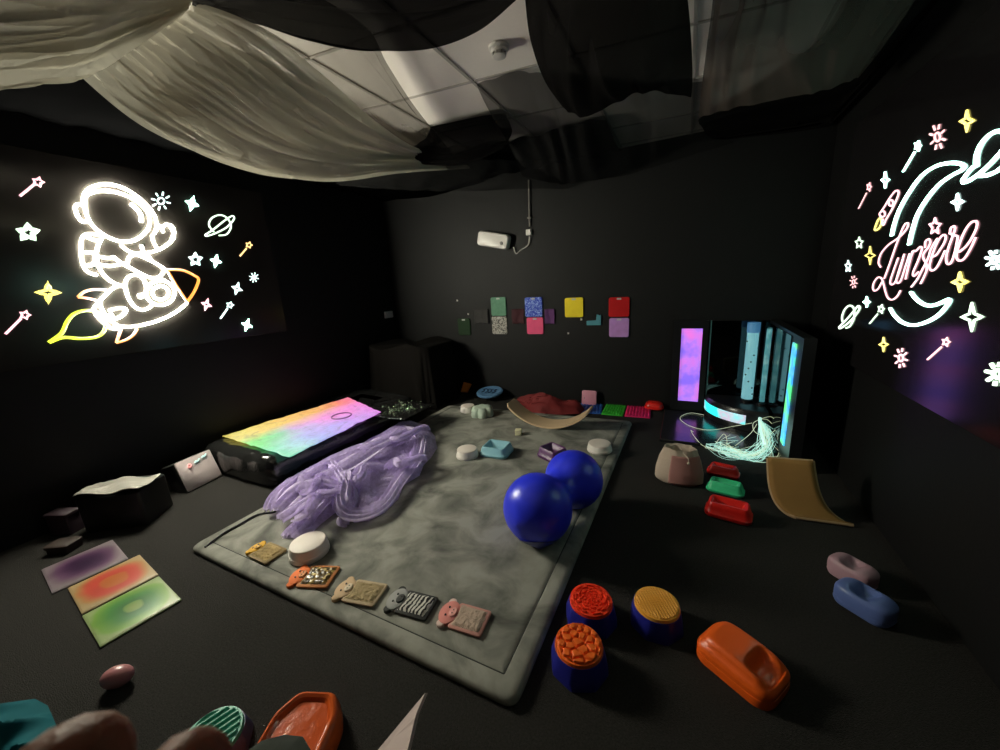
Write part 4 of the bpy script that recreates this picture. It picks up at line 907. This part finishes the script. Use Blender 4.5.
# wall side (v=1): yellow, amber, orange, red-pink ; room side (v=0): green, cyan-white, lavender, magenta
ra = ramp([(.0, (.82, .68, .12)), (.3, (.95, .58, .10)), (.6, (.95, .46, .10)), (.8, (1, .22, .12)), (.97, (1, .20, .36))])
rb2 = ramp([(.0, (.16, .72, .45)), (.10, (.36, .72, .74)), (.26, (.38, .44, .90)), (.55, (.55, .34, .95)), (.92, (.85, .25, .85))])
rm = ramp([(.0, (.12, .78, .16)), (.13, (.22, .66, .38)), (.26, (.62, .40, .78)), (.5, (.92, .28, .78)), (.95, (1, .24, .74))])
def mixc(a, b, f0, f1):
    mp_ = N.new('ShaderNodeMapRange'); mp_.inputs['From Min'].default_value = f0; mp_.inputs['From Max'].default_value = f1
    ad = N.new('ShaderNodeMath'); ad.operation = 'MULTIPLY_ADD'; ad.inputs[1].default_value = .3; Lk.new(cen.outputs[0], ad.inputs[0]); Lk.new(sx.outputs[1], ad.inputs[2])
    Lk.new(ad.outputs[0], mp_.inputs['Value']); mx = N.new('ShaderNodeMix'); mx.data_type = 'RGBA'; Lk.new(mp_.outputs[0], mx.inputs[0]); Lk.new(a, mx.inputs[6]); Lk.new(b, mx.inputs[7]); return mx.outputs[2]
c1 = mixc(rb2.outputs[0], rm.outputs[0], .25, .55); c2 = mixc(c1, ra.outputs[0], .62, .86)
n2_ = N.new('ShaderNodeTexNoise'); n2_.inputs['Scale'].default_value = 7; n2_.inputs['Detail'].default_value = 5; n2_.inputs['Distortion'].default_value = 2.5; Lk.new(tc.outputs['UV'], n2_.inputs['Vector'])  # crease darkening put into the glow colour, since emission shows no fold shading
r2_ = N.new('ShaderNodeValToRGB'); r2_.color_ramp.elements[0].position = .30; r2_.color_ramp.elements[0].color = (.62, .62, .62, 1); r2_.color_ramp.elements[1].position = .46; r2_.color_ramp.elements[1].color = (1, 1, 1, 1); e_ = r2_.color_ramp.elements.new(.50); e_.color = (.80, .80, .80, 1); e_ = r2_.color_ramp.elements.new(.54); e_.color = (1, 1, 1, 1)
Lk.new(n2_.outputs['Fac'], r2_.inputs[0]); mq = N.new('ShaderNodeMix'); mq.data_type = 'RGBA'; mq.blend_type = 'MULTIPLY'; mq.inputs[0].default_value = 1; Lk.new(c2, mq.inputs[6]); Lk.new(r2_.outputs[0], mq.inputs[7]); c2 = mq.outputs[2]
Lk.new(c2, bs.inputs['Emission Color']); bs.inputs['Emission Strength'].default_value = .85; bs.inputs['Base Color'].default_value = (.12, .12, .12, 1); bs.inputs['Roughness'].default_value = .5
sheet = thing('rainbow_sheet', 'glowing rainbow coloured light sheet lying on the black platform', 'light panel', tuple(sum(RC, Vector())/4))
nu, nv = 60, 50
mb = MB()
def rfn(u, v):
    a = RC[0].lerp(RC[3], u); b = RC[1].lerp(RC[2], u); p = b.lerp(a, v)
    return p+Vector((0, 0, .006+.010*noise.noise(Vector((u*5, v*8, 2)))+.006*noise.noise(Vector((u*14, v*14, 7)))))
mb.grid(rfn, nu, nv); so_ = mb.build('glowing_film', m_rb, sheet, smooth=80, solid=.004)
me = so_.data; uv = me.uv_layers.new(name='UVMap'); base = WL[so_.name]
# uv from the grid parameters: invert by nearest projection on the two axes
eu = ((RC[3]-RC[0])+(RC[2]-RC[1]))/2; ev = ((RC[0]-RC[1])+(RC[3]-RC[2]))/2; o0 = RC[1]
det_ = eu.x*ev.y-eu.y*ev.x
for lp in me.loops:
    p = me.vertices[lp.vertex_index].co+base-o0
    uv.data[lp.index].uv = ((p.x*ev.y-p.y*ev.x)/det_, (eu.x*p.y-eu.y*p.x)/det_)
# ring on the sheet
pr = onz(341.5, 416, ZB+.02); pr2 = onz(349, 416, ZB+.02)
tag(MB().tube([(pr.x+.088*math.cos(a), pr.y+.088*math.sin(a), ZB+.022) for a in (2*PI*k/40 for k in range(40))], .006, 8, True).build('plastic_ring', mat('pink_ring', (.25, .10, .25), .4), smooth=80), 'thin purple plastic ring lying on the rainbow light sheet', 'ring')
# sequin cloth pieces at the bed's end
def seq(px0, lb, n, cx_, cy_, sx_, sy_, zz):
    mb = MB(); c = onz(cx_, cy_, zz)
    for k in range(n):
        a, b = random.gauss(0, .4), random.gauss(0, .4)
        T = TR((c.x+a*sx_, c.y+b*sy_, zz+.012+.012*random.random()), random.random()*6, random.uniform(-.7, .7), random.uniform(-.7, .7))
        mb.loft([circ(.008, 0, 8), circ(.008, .001, 8)], T=T)
    base_ = thing('sequin_cloth', lb, 'sequin cloth', (c.x, c.y, zz), 'sequin cloths on the black platform')
    clo = MB().grid(lambda u, v: (c.x+(u-.5)*sx_*1.9, c.y+(v-.5)*sy_*1.9, zz+.006+.008*noise.noise(Vector((u*6, v*6, sx_)))), 14, 14).build('cloth', m_vin, base_, smooth=80, solid=.003)
    o = mb.build('sequins', m_sq, clo, smooth=0); o['kind'] = 'stuff'
m_sq = mat('silver_green_sequin', (.55, .7, .5), .2, metal=.8)
seq(None, 'dark cloth with green silver sequins at the far end of the platform', 170, 401, 409.5, .26, .26, .238)
seq(None, 'dark cloth with silver sequins behind the rainbow sheet by the wall', 60, 345, 391.5, .10, .30, .238)

# ---------------------------------------------------------------- lilac tulle
m_tul = sheer('lilac_tulle', (.76, .66, .92), .30, .65, 38)
s47 = lambda P: [(250+x/4.69, 380+y/4.69) for x, y in P]
tul = s47([(96, 580), (105, 545), (150, 495), (215, 455), (290, 425), (340, 405), (400, 372), (480, 345), (540, 300), (600, 270), (680, 222), (760, 205), (830, 222), (868, 265), (878, 320), (850, 365), (815, 400), (795, 450), (720, 495), (695, 560), (630, 625), (560, 660), (490, 672), (455, 640), (430, 600), (380, 640), (330, 680), (290, 720), (235, 742), (150, 745), (190, 690), (235, 640), (170, 635), (110, 618)])
e0 = onmat(275, 505); e1_ = onmat(430, 445); dv = (e1_-e0).normalized()
tu = thing('tulle_fabric', 'crumpled pile of sheer lilac tulle across the left edge of the mat', 'fabric', tuple((e0+e1_)/2))
o = heapblob(tul, onmat, .085, m_tul, 'net_pile', None, '', 6, 21, .036, 150, .16, (dv.x, dv.y)); 
def reparent(o, par):
    off = WL[o.name]-WL[par.name]
    for v in o.data.vertices: v.co += off
    o.location = (0, 0, 0); o.parent = par; WL[o.name] = WL[par.name]
reparent(o, tu)
def ribbon(pts, wdt, m_, name, par, seed, lift=.02, nv=10):
    C_ = cat([onz(*q) for q in pts], 8); n_ = len(C_)-1
    def fn(u, v):
        i = min(int(u*n_), n_-1); p = C_[i].lerp(C_[i+1], u*n_-i); t = (C_[min(i+1, n_)]-C_[max(i-1, 0)]); s = Vector((-t.y, t.x, 0)).normalized()
        wv = (v-.5)*wdt*(.6+.5*abs(noise.noise(Vector((u*3, seed, 0))))+.2)
        z = lift*math.sin(v*PI)+.007*math.sin(v*55+seed)+.014*math.sin(v*22+seed+3*noise.noise(Vector((u*3, v, seed))))
        q = p+s*wv+Vector((0, 0, z)); q.z = max(q.z, ZM+.006); return q
    return MB().grid(fn, 50, nv*2).build(name, m_, par, smooth=85)
z1 = ZM+.05
ribbon([(275, 512, z1), (300, 488, .14), (340, 470, .2), (370, 452, .19), (400, 435, .16), (425, 437, z1+.02)], .20, m_tul, 'net_fold', tu, 1)
ribbon([(280, 520, z1), (310, 500, .12), (345, 475, .2), (342, 500, .16), (352, 515, z1), (380, 508, z1), (400, 480, .1), (415, 460, .12), (420, 440, .12)], .13, m_tul, 'net_fold', tu, 2)
ribbon([(288, 538, ZM+.01), (305, 520, .08), (322, 500, .12), (335, 478, .18), (337, 462, .16)], .15, m_tul, 'net_fold', tu, 3)
ribbon([(330, 462, .17), (345, 480, .2), (350, 500, .12), (345, 518, ZM+.02), (352, 522, ZM+.01)], .12, m_tul, 'net_fold', tu, 4)
ribbon([(360, 452, .2), (385, 440, .2), (405, 430, .16), (420, 445, .1), (410, 465, z1), (395, 478, z1)], .16, m_tul, 'net_fold', tu, 5)
ribbon([(272, 510, z1), (285, 490, .13), (320, 468, .18), (345, 455, .2), (372, 445, .2)], .14, m_tul, 'net_fold', tu, 6)
random.seed(21)
for k in range(9):
    a = random.random()*.75; x0_ = 285+150*a+random.uniform(-8, 8); y0_ = 505-70*a+random.uniform(-14, 12)
    pts_ = []
    for q in range(5):
        tq = q/4; pts_.append((x0_+tq*random.uniform(35, 60), y0_-tq*random.uniform(8, 30)+random.uniform(-7, 7), .10+.09*math.sin(PI*tq)+random.uniform(-.015, .02)))
    pts_ = [(min(x, 428), y, z) for x, y, z in pts_]
    ribbon(pts_, random.uniform(.05, .11), m_tul, 'net_fold', tu, 30+k)
# black cable on the mat's left edge
tag(MB().tube(cat([onz(x, y, z) for x, y, z in ((205, 547, ZM+.008), (222, 534, ZM+.008), (240, 524, ZM+.008), (252, 517, ZM+.008), (262, 513.5, ZM+.008), (273, 512, ZM+.008), (283, 509, ZM+.01))], 6), .006, 6).build('floor_cable', mat('black_cable', (.02, .018, .02), .5)), 'thin dark cable running along the left edge of the mat', 'cable')

# ---------------------------------------------------------------- white projector panel and black boxes at left
p0, p1 = onfl(188, 493), onfl(222, 476)
t = thing('control_panel', 'pale grey square panel with small lit icons standing by the black platform', 'control unit', tuple((p0+p1)/2))
u = (p1-p0); Wp = u.length; ang = math.atan2(u.y, u.x)
T = TR((p0+p1)/2, ang, math.radians(-18))
Hp = .24
MB().loft([rr(Wp+.02, .16, .02, 0), rr(Wp+.02, .16, .02, Hp*.97), rr(Wp, .14, .02, Hp)], T=T @ TR((0, .085, .002))).build('housing', mat('unit_black', (.015, .015, .015), .4), t)
Tf = T @ TR((0, -.002, .004)) @ Matrix.Rotation(PI/2, 4, 'X')
fpl = MB().loft(rloft(Wp, Hp-.004, .012, [(0, 0), (0, .006), (.003, .008)]), T=Tf @ TR((0, Hp/2, 0))).build('front_plate', mat('plate_mauve_grey', (.78, .66, .66), .45), t, label='pale mauve grey front plate')
m_ic1 = emi('icon_red', (1, .35, .3), 1.4); m_ic2 = emi('icon_cyan', (.4, 1, .9), 1.3)
mb = MB(); mb.tube([Tf @ Vector((-Wp*.18+.012*math.cos(a), Hp*.76+.012*math.sin(a), .010)) for a in (2*PI*k/12 for k in range(12))], .003, 5, True); mb.build('icon', m_ic1, fpl, label='small glowing red ring icon')
for cx_, cy_ in ((.05, .80), (.27, .86)):
    mb = MB(); mb.tube([Tf @ Vector((Wp*cx_+dx, Hp*cy_+dy, .010)) for dx, dy in ((-.02, -.006), (-.008, .004), (.004, -.003), (.02, .01))], .003, 5); mb.build('icon', m_ic2, fpl, label='small glowing cyan squiggle icon')
# black box with reflective top
pA, pB_ = onz(88, 493, .26), onz(150, 474, .26)
c = (onz(85, 492, .26)+onz(112, 497, .26)+onz(154, 476, .26)+onz(130, 471, .26))/4
c = Vector((max(c.x, XL+.25), c.y, 0))
t = thing('equipment_box', 'black box with a shiny sheet on top against the left wall', 'box', (c.x, c.y, 0))
T = TR((c.x, c.y, 0), math.radians(35))
MB().loft([rr(.36, .26, .02, .002), rr(.36, .26, .02, .235), rr(.34, .24, .02, .245)], T=T).build('body', mat('box_black', (.005, .005, .005), .4), t)
def shiny(u_, v_): 
    x, y = (u_-.5)*.37, (v_-.5)*.20; return (x, y-.02, .262+.012*math.sin(u_*9+v_*4)+.008*noise.noise(Vector((u_*5, v_*5, 3))))
MB().grid(shiny, 24, 14, T=T).build('shiny_sheet', mat('silver_sheet', (.42, .40, .36), .35, metal=.2), t, smooth=80, solid=.003, label='crumpled silver-white sheet on the lid')
# dim pink box and brown block further left
def dimbox(px, py, z, w_, l_, h_, rz, m_, lb, name, cat_):
    p = onz(px, py, z); p.x = max(p.x, XL+w_/2+.03)
    t = thing(name, lb, cat_, (p.x, p.y, 0))
    T = TR((p.x, p.y, 0), rz)
    MB().loft([rr(w_, l_, .012, .002), rr(w_, l_, .012, h_-.004), rr(w_-.01, l_-.01, .01, h_)], T=T).build('body', m_, t)
    MB().loft([rr(w_+.01, l_+.01, .014, h_), rr(w_+.01, l_+.01, .014, h_+.014), rr(w_, l_, .01, h_+.018)], T=T).build('lid', m_, t)
dimbox(50, 506, .14, .15, .08, .13, .4, mat('dim_mauve', (.05, .03, .042), .6), 'dim mauve box in the shadow at the far left wall', 'storage_box', 'box')
dimbox(64, 545, .03, .13, .09, .035, .5, mat('dim_brown', (.022, .010, .007), .7), 'dim brown flat box behind the purple gel tile', 'wooden_block', 'box')

# ---------------------------------------------------------------- right: drawstring bag
pbag = onfl(678, 480)
t = thing('drawstring_bag', 'cream cotton drawstring bag with pink front standing open on the carpet', 'bag', tuple(pbag))
m_bag = mat('cream_cotton', (.50, .40, .32), .9, bump=.4, bump_scale=30); m_bagp = mat('pink_panel', (.42, .20, .18), .9, bump=.2, bump_scale=30)
hb = .25
def bagr(r, z, k, seed): 
    out = []
    for q in range(48):
        a = 2*PI*q/48; rr_ = r*(1+k*math.sin(a*7+seed)+k*.7*math.sin(a*12+seed*2)); out.append((pbag.x+rr_*1.12*math.cos(a), pbag.y+rr_*.72*math.sin(a), z))
    return out
outer = [bagr(.118, .003, 0, 0), bagr(.135, .02, .01, 1), bagr(.132, .09, .012, 1), bagr(.115, .17, .02, 1.3), bagr(.095, .225, .04, 1.6), bagr(.086, .25, .07, 1.8)]
inner = [bagr(.080, .248, .07, 1.8), bagr(.08, .20, .03, 1.8), bagr(.08, .15, .02, 1.8)]
MB().loft(outer+inner, cap1=True).build('sack', m_bag, t, smooth=70)
def bp_(u, v):
    ang_ = math.radians(-112+96*u); z = .02+.195*v
    r = .1375 if z < .09 else .1375-(z-.09)*.24
    return (pbag.x+(r+.004)*1.12*math.cos(ang_), pbag.y+(r+.004)*.72*math.sin(ang_), z)
MB().grid(bp_, 24, 16).build('front_panel', m_bagp, t, smooth=80, solid=.003, label='dusty pink front panel')
mb = MB(); mb.tube(cat([(pbag.x+.02, pbag.y-.06, .235), (pbag.x+.05, pbag.y-.09, .22), (pbag.x+.055, pbag.y-.1, .19)], 5), .003, 5); mb.ball((pbag.x+.055, pbag.y-.1, .185), .009)
mb.tube(cat([(pbag.x-.06, pbag.y, .25), (pbag.x-.02, pbag.y-.02, .275), (pbag.x+.01, pbag.y-.05, .25)], 5), .003, 5); mb.build('drawstring', m_bag, t)

# ---------------------------------------------------------------- mirrored bubble tube corner
m_frame = mat('black_frame', (.010, .010, .011), .3); m_mir = mat('dark_mirror', (.055, .065, .07), .05, metal=1.0)
XP = .70
# glossy floor mat
tag(MB().loft([[(x, y, z) for x, y in ((-.14+i, 3.28+i), (XP-.0-i, 3.28+i), (XP-.0-i, YB-.06-i), (-.14+i, YB-.06-i))] for z, i in ((.002, 0), (.02, 0), (.026, .006))]).build('corner_mat', mat('glossy_black_vinyl', (.02, .02, .022), .17, spec=.8, bump=.12, bump_scale=12)), 'glossy black vinyl mat reflecting the lit panels in the corner', 'mat')
# purple light panel
lp = thing('glowing_wall_unit', 'tall black framed panel glowing purple and pink on the back wall', 'light panel', (.08, YB-.04, .03))
def frame_box(x0, x1, z0, z1, y0, y1, wx0, wx1, wz0, wz1, par):
    mb = MB(); mb.box(x0, wx0, y0, y1, z0, z1); mb.box(wx1, x1, y0, y1, z0, z1); mb.box(wx0, wx1, y0, y1, z0, wz0); mb.box(wx0, wx1, y0, y1, wz1, z1); return mb.build('frame', m_frame, par, smooth=0)
frame_box(-.09, .215, .03, .945, 4.09, YB-.002, -.018, .165, .13, .872, lp)
m_lp = ramp_mat('violet_glow', [(0, (.16, .12, 1)), (.40, (.30, .16, 1)), (.52, (.55, .22, 1)), (.64, (1, .20, .80)), (1, (1, .26, .62))], 'noise', 4.5, .4, emit=.72)
MB().box(-.018, .165, 4.105, 4.125, .13, .872).build('glowing_diffuser', m_lp, lp, smooth=0, label='mottled violet and pink glowing diffuser')
# back mirror
bmr = thing('wall_mirror', 'dark mirror with a thin bright edge behind the bubble tube', 'mirror', (.46, YB-.03, .03))
MB().box(.24, XP-.01, YB-.03, YB-.004, .03, .94).build('mirror_glass', m_mir, bmr, smooth=0)
MB().box(.229, .24, YB-.04, YB-.004, .03, .945).build('edge_trim', mat('edge_cyan_glass', (.3, .55, .55), .15), bmr, smooth=0, label='pale glassy edge')
# right-hand panel: mirror facing the room with a lit strip
rp = thing('glowing_wall_unit', 'tall dark mirror panel with glowing blue green vertical strip', 'light panel', (XP+.03, 3.5, .03))
MB().box(XP, XP+.07, 3.0, YB-.01, .03, .945).build('frame', m_frame, rp, smooth=0)
MB().box(XP-.006, XP, 3.30, YB-.045, .06, .92).build('mirror_glass', m_mir, rp, smooth=0)
m_strip = ramp_mat('strip_glow', [(.25, (.10, .85, .25)), (.40, (.10, .80, .30)), (.47, (.06, .40, 1)), (.53, (.10, .45, .9)), (.60, (.15, .85, .25))], 'noise', 5, .4, emit=1.1)
MB().loft([[(XP-d, y, z) for (y, z) in ((3.14, .14), (3.24, .14), (3.24, .86), (3.23, .885), (3.15, .885), (3.14, .86))] for d in (0, .008)]).build('glowing_strip', m_strip, rp, smooth=0, label='glowing blue and green strip')
# podium
pd = thing('bubble_podium', 'low black curved podium with a cyan lit band in the corner', 'podium', (.5, 3.95, .026))
cxp, cyp, rp_ = XP-.02, YB-.05, .45
def qd(r, z, n=20): return [(cxp-r*math.cos(a), cyp-r*math.sin(a), z) for a in (PI/2*k/n for k in range(n+1))]+[(cxp, cyp, z)]
MB().loft([qd(rp_, .028), qd(rp_+.005, .08), qd(rp_+.005, .19), qd(rp_-.01, .215), qd(rp_-.03, .22)]).build('padded_base', mat('podium_black', (.012, .012, .014), .3), pd, smooth=40)
m_band = ramp_mat('band_glow', [(0, (.02, .75, .70)), (.42, (.03, .75, .72)), (.52, (.45, .38, .48)), (.60, (.03, .8, .78)), (1, (.1, .9, .9))], 'noise', 3, .4, emit=1.2)
def band(u, v):
    a = math.radians(4+66*u); return (cxp-(rp_+.009)*math.cos(a), cyp-(rp_+.009)*math.sin(a), .085+.085*v)
MB().grid(band, 24, 4).build('light_band', m_band, pd, solid=.003, smooth=80, label='cyan glowing curved band')
# bubble tube
bt = thing('bubble_tube', 'clear upright bubble tube glowing pale cyan on the podium', 'bubble tube', (.47, 3.93, .22))
cT = ony(747.5, 390, 3.93); xb = cT.x
WLb = (xb, 3.93)
def cyl(r, z0, z1, m_, nm, par, lab=None, n=28): return MB().loft([[(WLb[0]+p[0], WLb[1]+p[1], p[2]) for p in circ(r, z, n)] for z in (z0, z1)]).build(nm, m_, par, label=lab)
m_acr = mat('clear_acrylic', (.9, 1, 1), .03); m_acr.node_tree.nodes['Principled BSDF'].inputs['Transmission Weight'].default_value = 1.0; m_acr.node_tree.nodes['Principled BSDF'].inputs['IOR'].default_value = 1.2
cyl(.05, .222, .245, m_frame, 'base_ring', bt)
cyl(.047, .245, .93, m_acr, 'acrylic_tube', bt)
cyl(.037, .25, .86, emi('water_glow', (.35, .85, .95), .38, base=(.3, .5, .5)), 'lit_water', bt, 'pale cyan glowing water')
cyl(.049, .86, .945, mat('tube_cap_blue', (.12, .30, .50), .3, em=(.1, .35, .7), es=.25), 'top_cap', bt, 'blue top collar')
m_bub = mat('dark_bubble', (.02, .06, .07), .2)
for k in range(9):
    a = random.uniform(PI, 2*PI); MB().ball((WLb[0]+.040*math.cos(a), WLb[1]+.040*math.sin(a), .3+.06*k), .007, 8, 6).build('bubble', m_bub, bt)
# added slim column standing in for the bubble tube's mirror reflection
xb2 = ony(763, 390, 3.86).x
cc2 = thing('bubble_tube', 'slim added tube standing in for the reflection right of the glowing bubble tube', 'bubble tube', (xb2, 3.86, .22))
WLb = (xb2, 3.86)
cyl(.04, .222, .24, m_frame, 'base_ring', cc2); cyl(.026, .24, .91, m_acr, 'acrylic_tube', cc2); 
m_w2 = ramp_mat('reflection_teal', [(0, (.03, .12, .14)), (.5, (.10, .35, .38)), (.62, (.25, .5, .5)), (1, (.5, .14, .12))], 'noise', 9, .4, emit=.5)
cyl(.016, .25, .90, m_w2, 'lit_water', cc2, 'dim teal glow of the stand-in reflection')
# fibre optic spray
fb = thing('fibre_optic_bundle', 'glowing white fibre optic strands spilling on the floor in front of the podium', 'fibre optics', tuple(onfl(762, 440)))
m_fib = emi('fibre_glow', (.45, 1, .85), .55); m_fib2 = emi('fibre_glow_warm', (.80, .9, .50), .42)
top = onz(760, 420, .22)
random.seed(11)
MB().tube(cat([top+Vector((0, 0, .02)), top, onz(761, 432, .12), onz(765, 445, .05)], 5), .012, 8, taper=None).build('handle', mat('fibre_sleeve', (.7, .9, .85), .4, em=(.6, 1, .9), es=.6), fb)
for k in range(46):
    a = random.random(); b = random.gauss(0, 1)
    j = lambda s: random.gauss(0, s)
    mid1 = (768+j(4), 440+j(4), .07+abs(j(.02))); mid2 = (757+j(11), 456+j(3.2), .012+abs(j(.01)))
    mid3 = (735+j(11), 451+j(3.5)+a*3, .012+abs(j(.012))); end = (705+28*random.random()**1.3, 444+j(3.0)+a*3, .010+abs(j(.02)))
    P = [top+Vector((j(.004), j(.004), 0)), onz(*mid1), onz(*mid2), onz(*mid3), onz(*end)]
    if k % 3 == 0: P.append(onz(end[0]+10+j(5), end[1]-3+j(2), .03+abs(j(.03))))
    MB().tube(cat(P, 6), .0014, 4).build('strand', m_fib if k % 4 else m_fib2, fb, smooth=60)
for P in ([(760, 419, .23), (768, 420, .2), (774, 428, .1), (777, 440, .04), (779, 452, .03), (776, 458, .012)], [(760, 419, .23), (772, 417, .22), (776, 428, .16), (766, 436, .10), (755, 432, .12), (753, 424, .18), (758, 420, .22)],
          [(700, 436, .01), (692, 431, .03), (691, 430.5, .05), (694, 436, .04), (702, 445, .02), (712, 449, .012)], [(704, 415, .035), (690, 413, .033), (680, 418, .033), (690, 426, .033), (710, 430, .033), (735, 426, .06), (752, 423, .15)],
          [(735, 446, .03), (750, 434, .1), (757, 424, .2)], [(716, 443, .03), (724, 434, .06), (727, 442, .03), (722, 449, .012)]):
    MB().tube(cat([onz(*q) for q in P], 8), .0020, 5).build('strand', m_fib2, fb, smooth=60)

# ---------------------------------------------------------------- bottom left: teal cloth, dark cloth, pale triangle
heapblob([(-60, 745), (-40, 712), (0, 704), (35, 699), (48, 706), (62, 738), (58, 790), (-20, 800)], onfl, .09, mat('teal_fabric', (.006, .085, .105), .8, spec=.1), 'teal_cloth', 'teal folded cloth lying in the bottom left corner', 'cloth', 8, 2.2, .06, 60, .2, (.7, .7))
heapblob([(246, 752), (262, 741), (285, 735), (303, 737), (312, 752), (300, 790), (250, 790)], lambda x, y: onz(x, y, .09), .03, mat('dark_green_cloth', (.012, .018, .012), .9), 'dark_cloth', 'dark green cloth tip overlapping the orange tray at the bottom', 'cloth', 4, 5, .01, 24, .08)
tri = [onz(x, y, z) for x, y, z in ((425, 693, .10), (376, 752, .02), (366, 775, .01), (400, 780, .10), (407, 752, .13), (416, 714, .13))]
mb = MB(); mb.loft([[tuple(p) for p in tri], [tuple(p+Vector((.004, .008, -.008))) for p in tri]])
t_ = mb.build('card_corner', mat('pale_card', (.42, .33, .31), .7), smooth=0); tag(t_, 'pale pink pointed card corner rising at the bottom edge', 'card')

# ---------------------------------------------------------------- hand close to the lens
m_skin = mat('skin', (.17, .075, .045), .6, spec=.2, noise_amt=.12, noise_scale=90, bump=.3, bump_scale=200)
m_skin.node_tree.nodes['Principled BSDF'].inputs['Subsurface Weight'].default_value = .1
hd = thing('person', 'person holding the camera, only brown blurred fingers at the bottom edge', 'person', (-.1, -.02, 1.2))
V = []; E = []; Rr = []
def jv(x, y, d, r, par=None):
    V.append(ondepth(x, y, d)); Rr.append(r)
    if par is not None: E.append((par, len(V)-1))
    return len(V)-1
wri = jv(190, 1250, .085, .024)
palm = jv(160, 1050, .082, .026, wri)
k1 = jv(100, 940, .078, .0125, palm); a_ = jv(15, 850, .072, .0105, k1); b_ = jv(58, 775, .068, .0102, a_); jv(104, 768, .066, .0088, b_)
k2 = jv(190, 930, .078, .0125, palm); a_ = jv(165, 850, .074, .0105, k2); b_ = jv(172, 780, .071, .0094, a_); jv(212, 774, .070, .0082, b_)
k3 = jv(260, 960, .080, .012, palm); a_ = jv(262, 890, .076, .0098, k3); b_ = jv(285, 850, .073, .009, a_); jv(318, 860, .072, .008, b_)
k4 = jv(320, 1010, .082, .011, palm); a_ = jv(335, 950, .078, .009, k4); b_ = jv(360, 925, .075, .008, a_); jv(385, 935, .074, .007, b_)
th = jv(40, 1080, .080, .014, palm); a_ = jv(-40, 1010, .076, .0115, th); jv(-60, 930, .073, .0095, a_)
me = bpy.data.meshes.new('hand'); base = WL[hd.name]; me.from_pydata([tuple(v-base) for v in V], E, []); ho = bpy.data.objects.new('hand', me); C.objects.link(ho); ho.parent = hd; me.materials.append(m_skin)
sk = ho.modifiers.new('skin', 'SKIN'); sk.use_smooth_shade = True
sl = me.skin_vertices[0] if me.skin_vertices else None
if sl is None:
    bm = bmesh.new(); bm.from_mesh(me); bm.verts.layers.skin.verify(); bm.to_mesh(me); bm.free(); sl = me.skin_vertices[0]
for i, r in enumerate(Rr): sl.data[i].radius = (r, r)
sl.data[0].use_root = True
sb = ho.modifiers.new('sub', 'SUBSURF'); sb.levels = 2; sb.render_levels = 2
ho['label'] = 'brown hand with curled fingers'
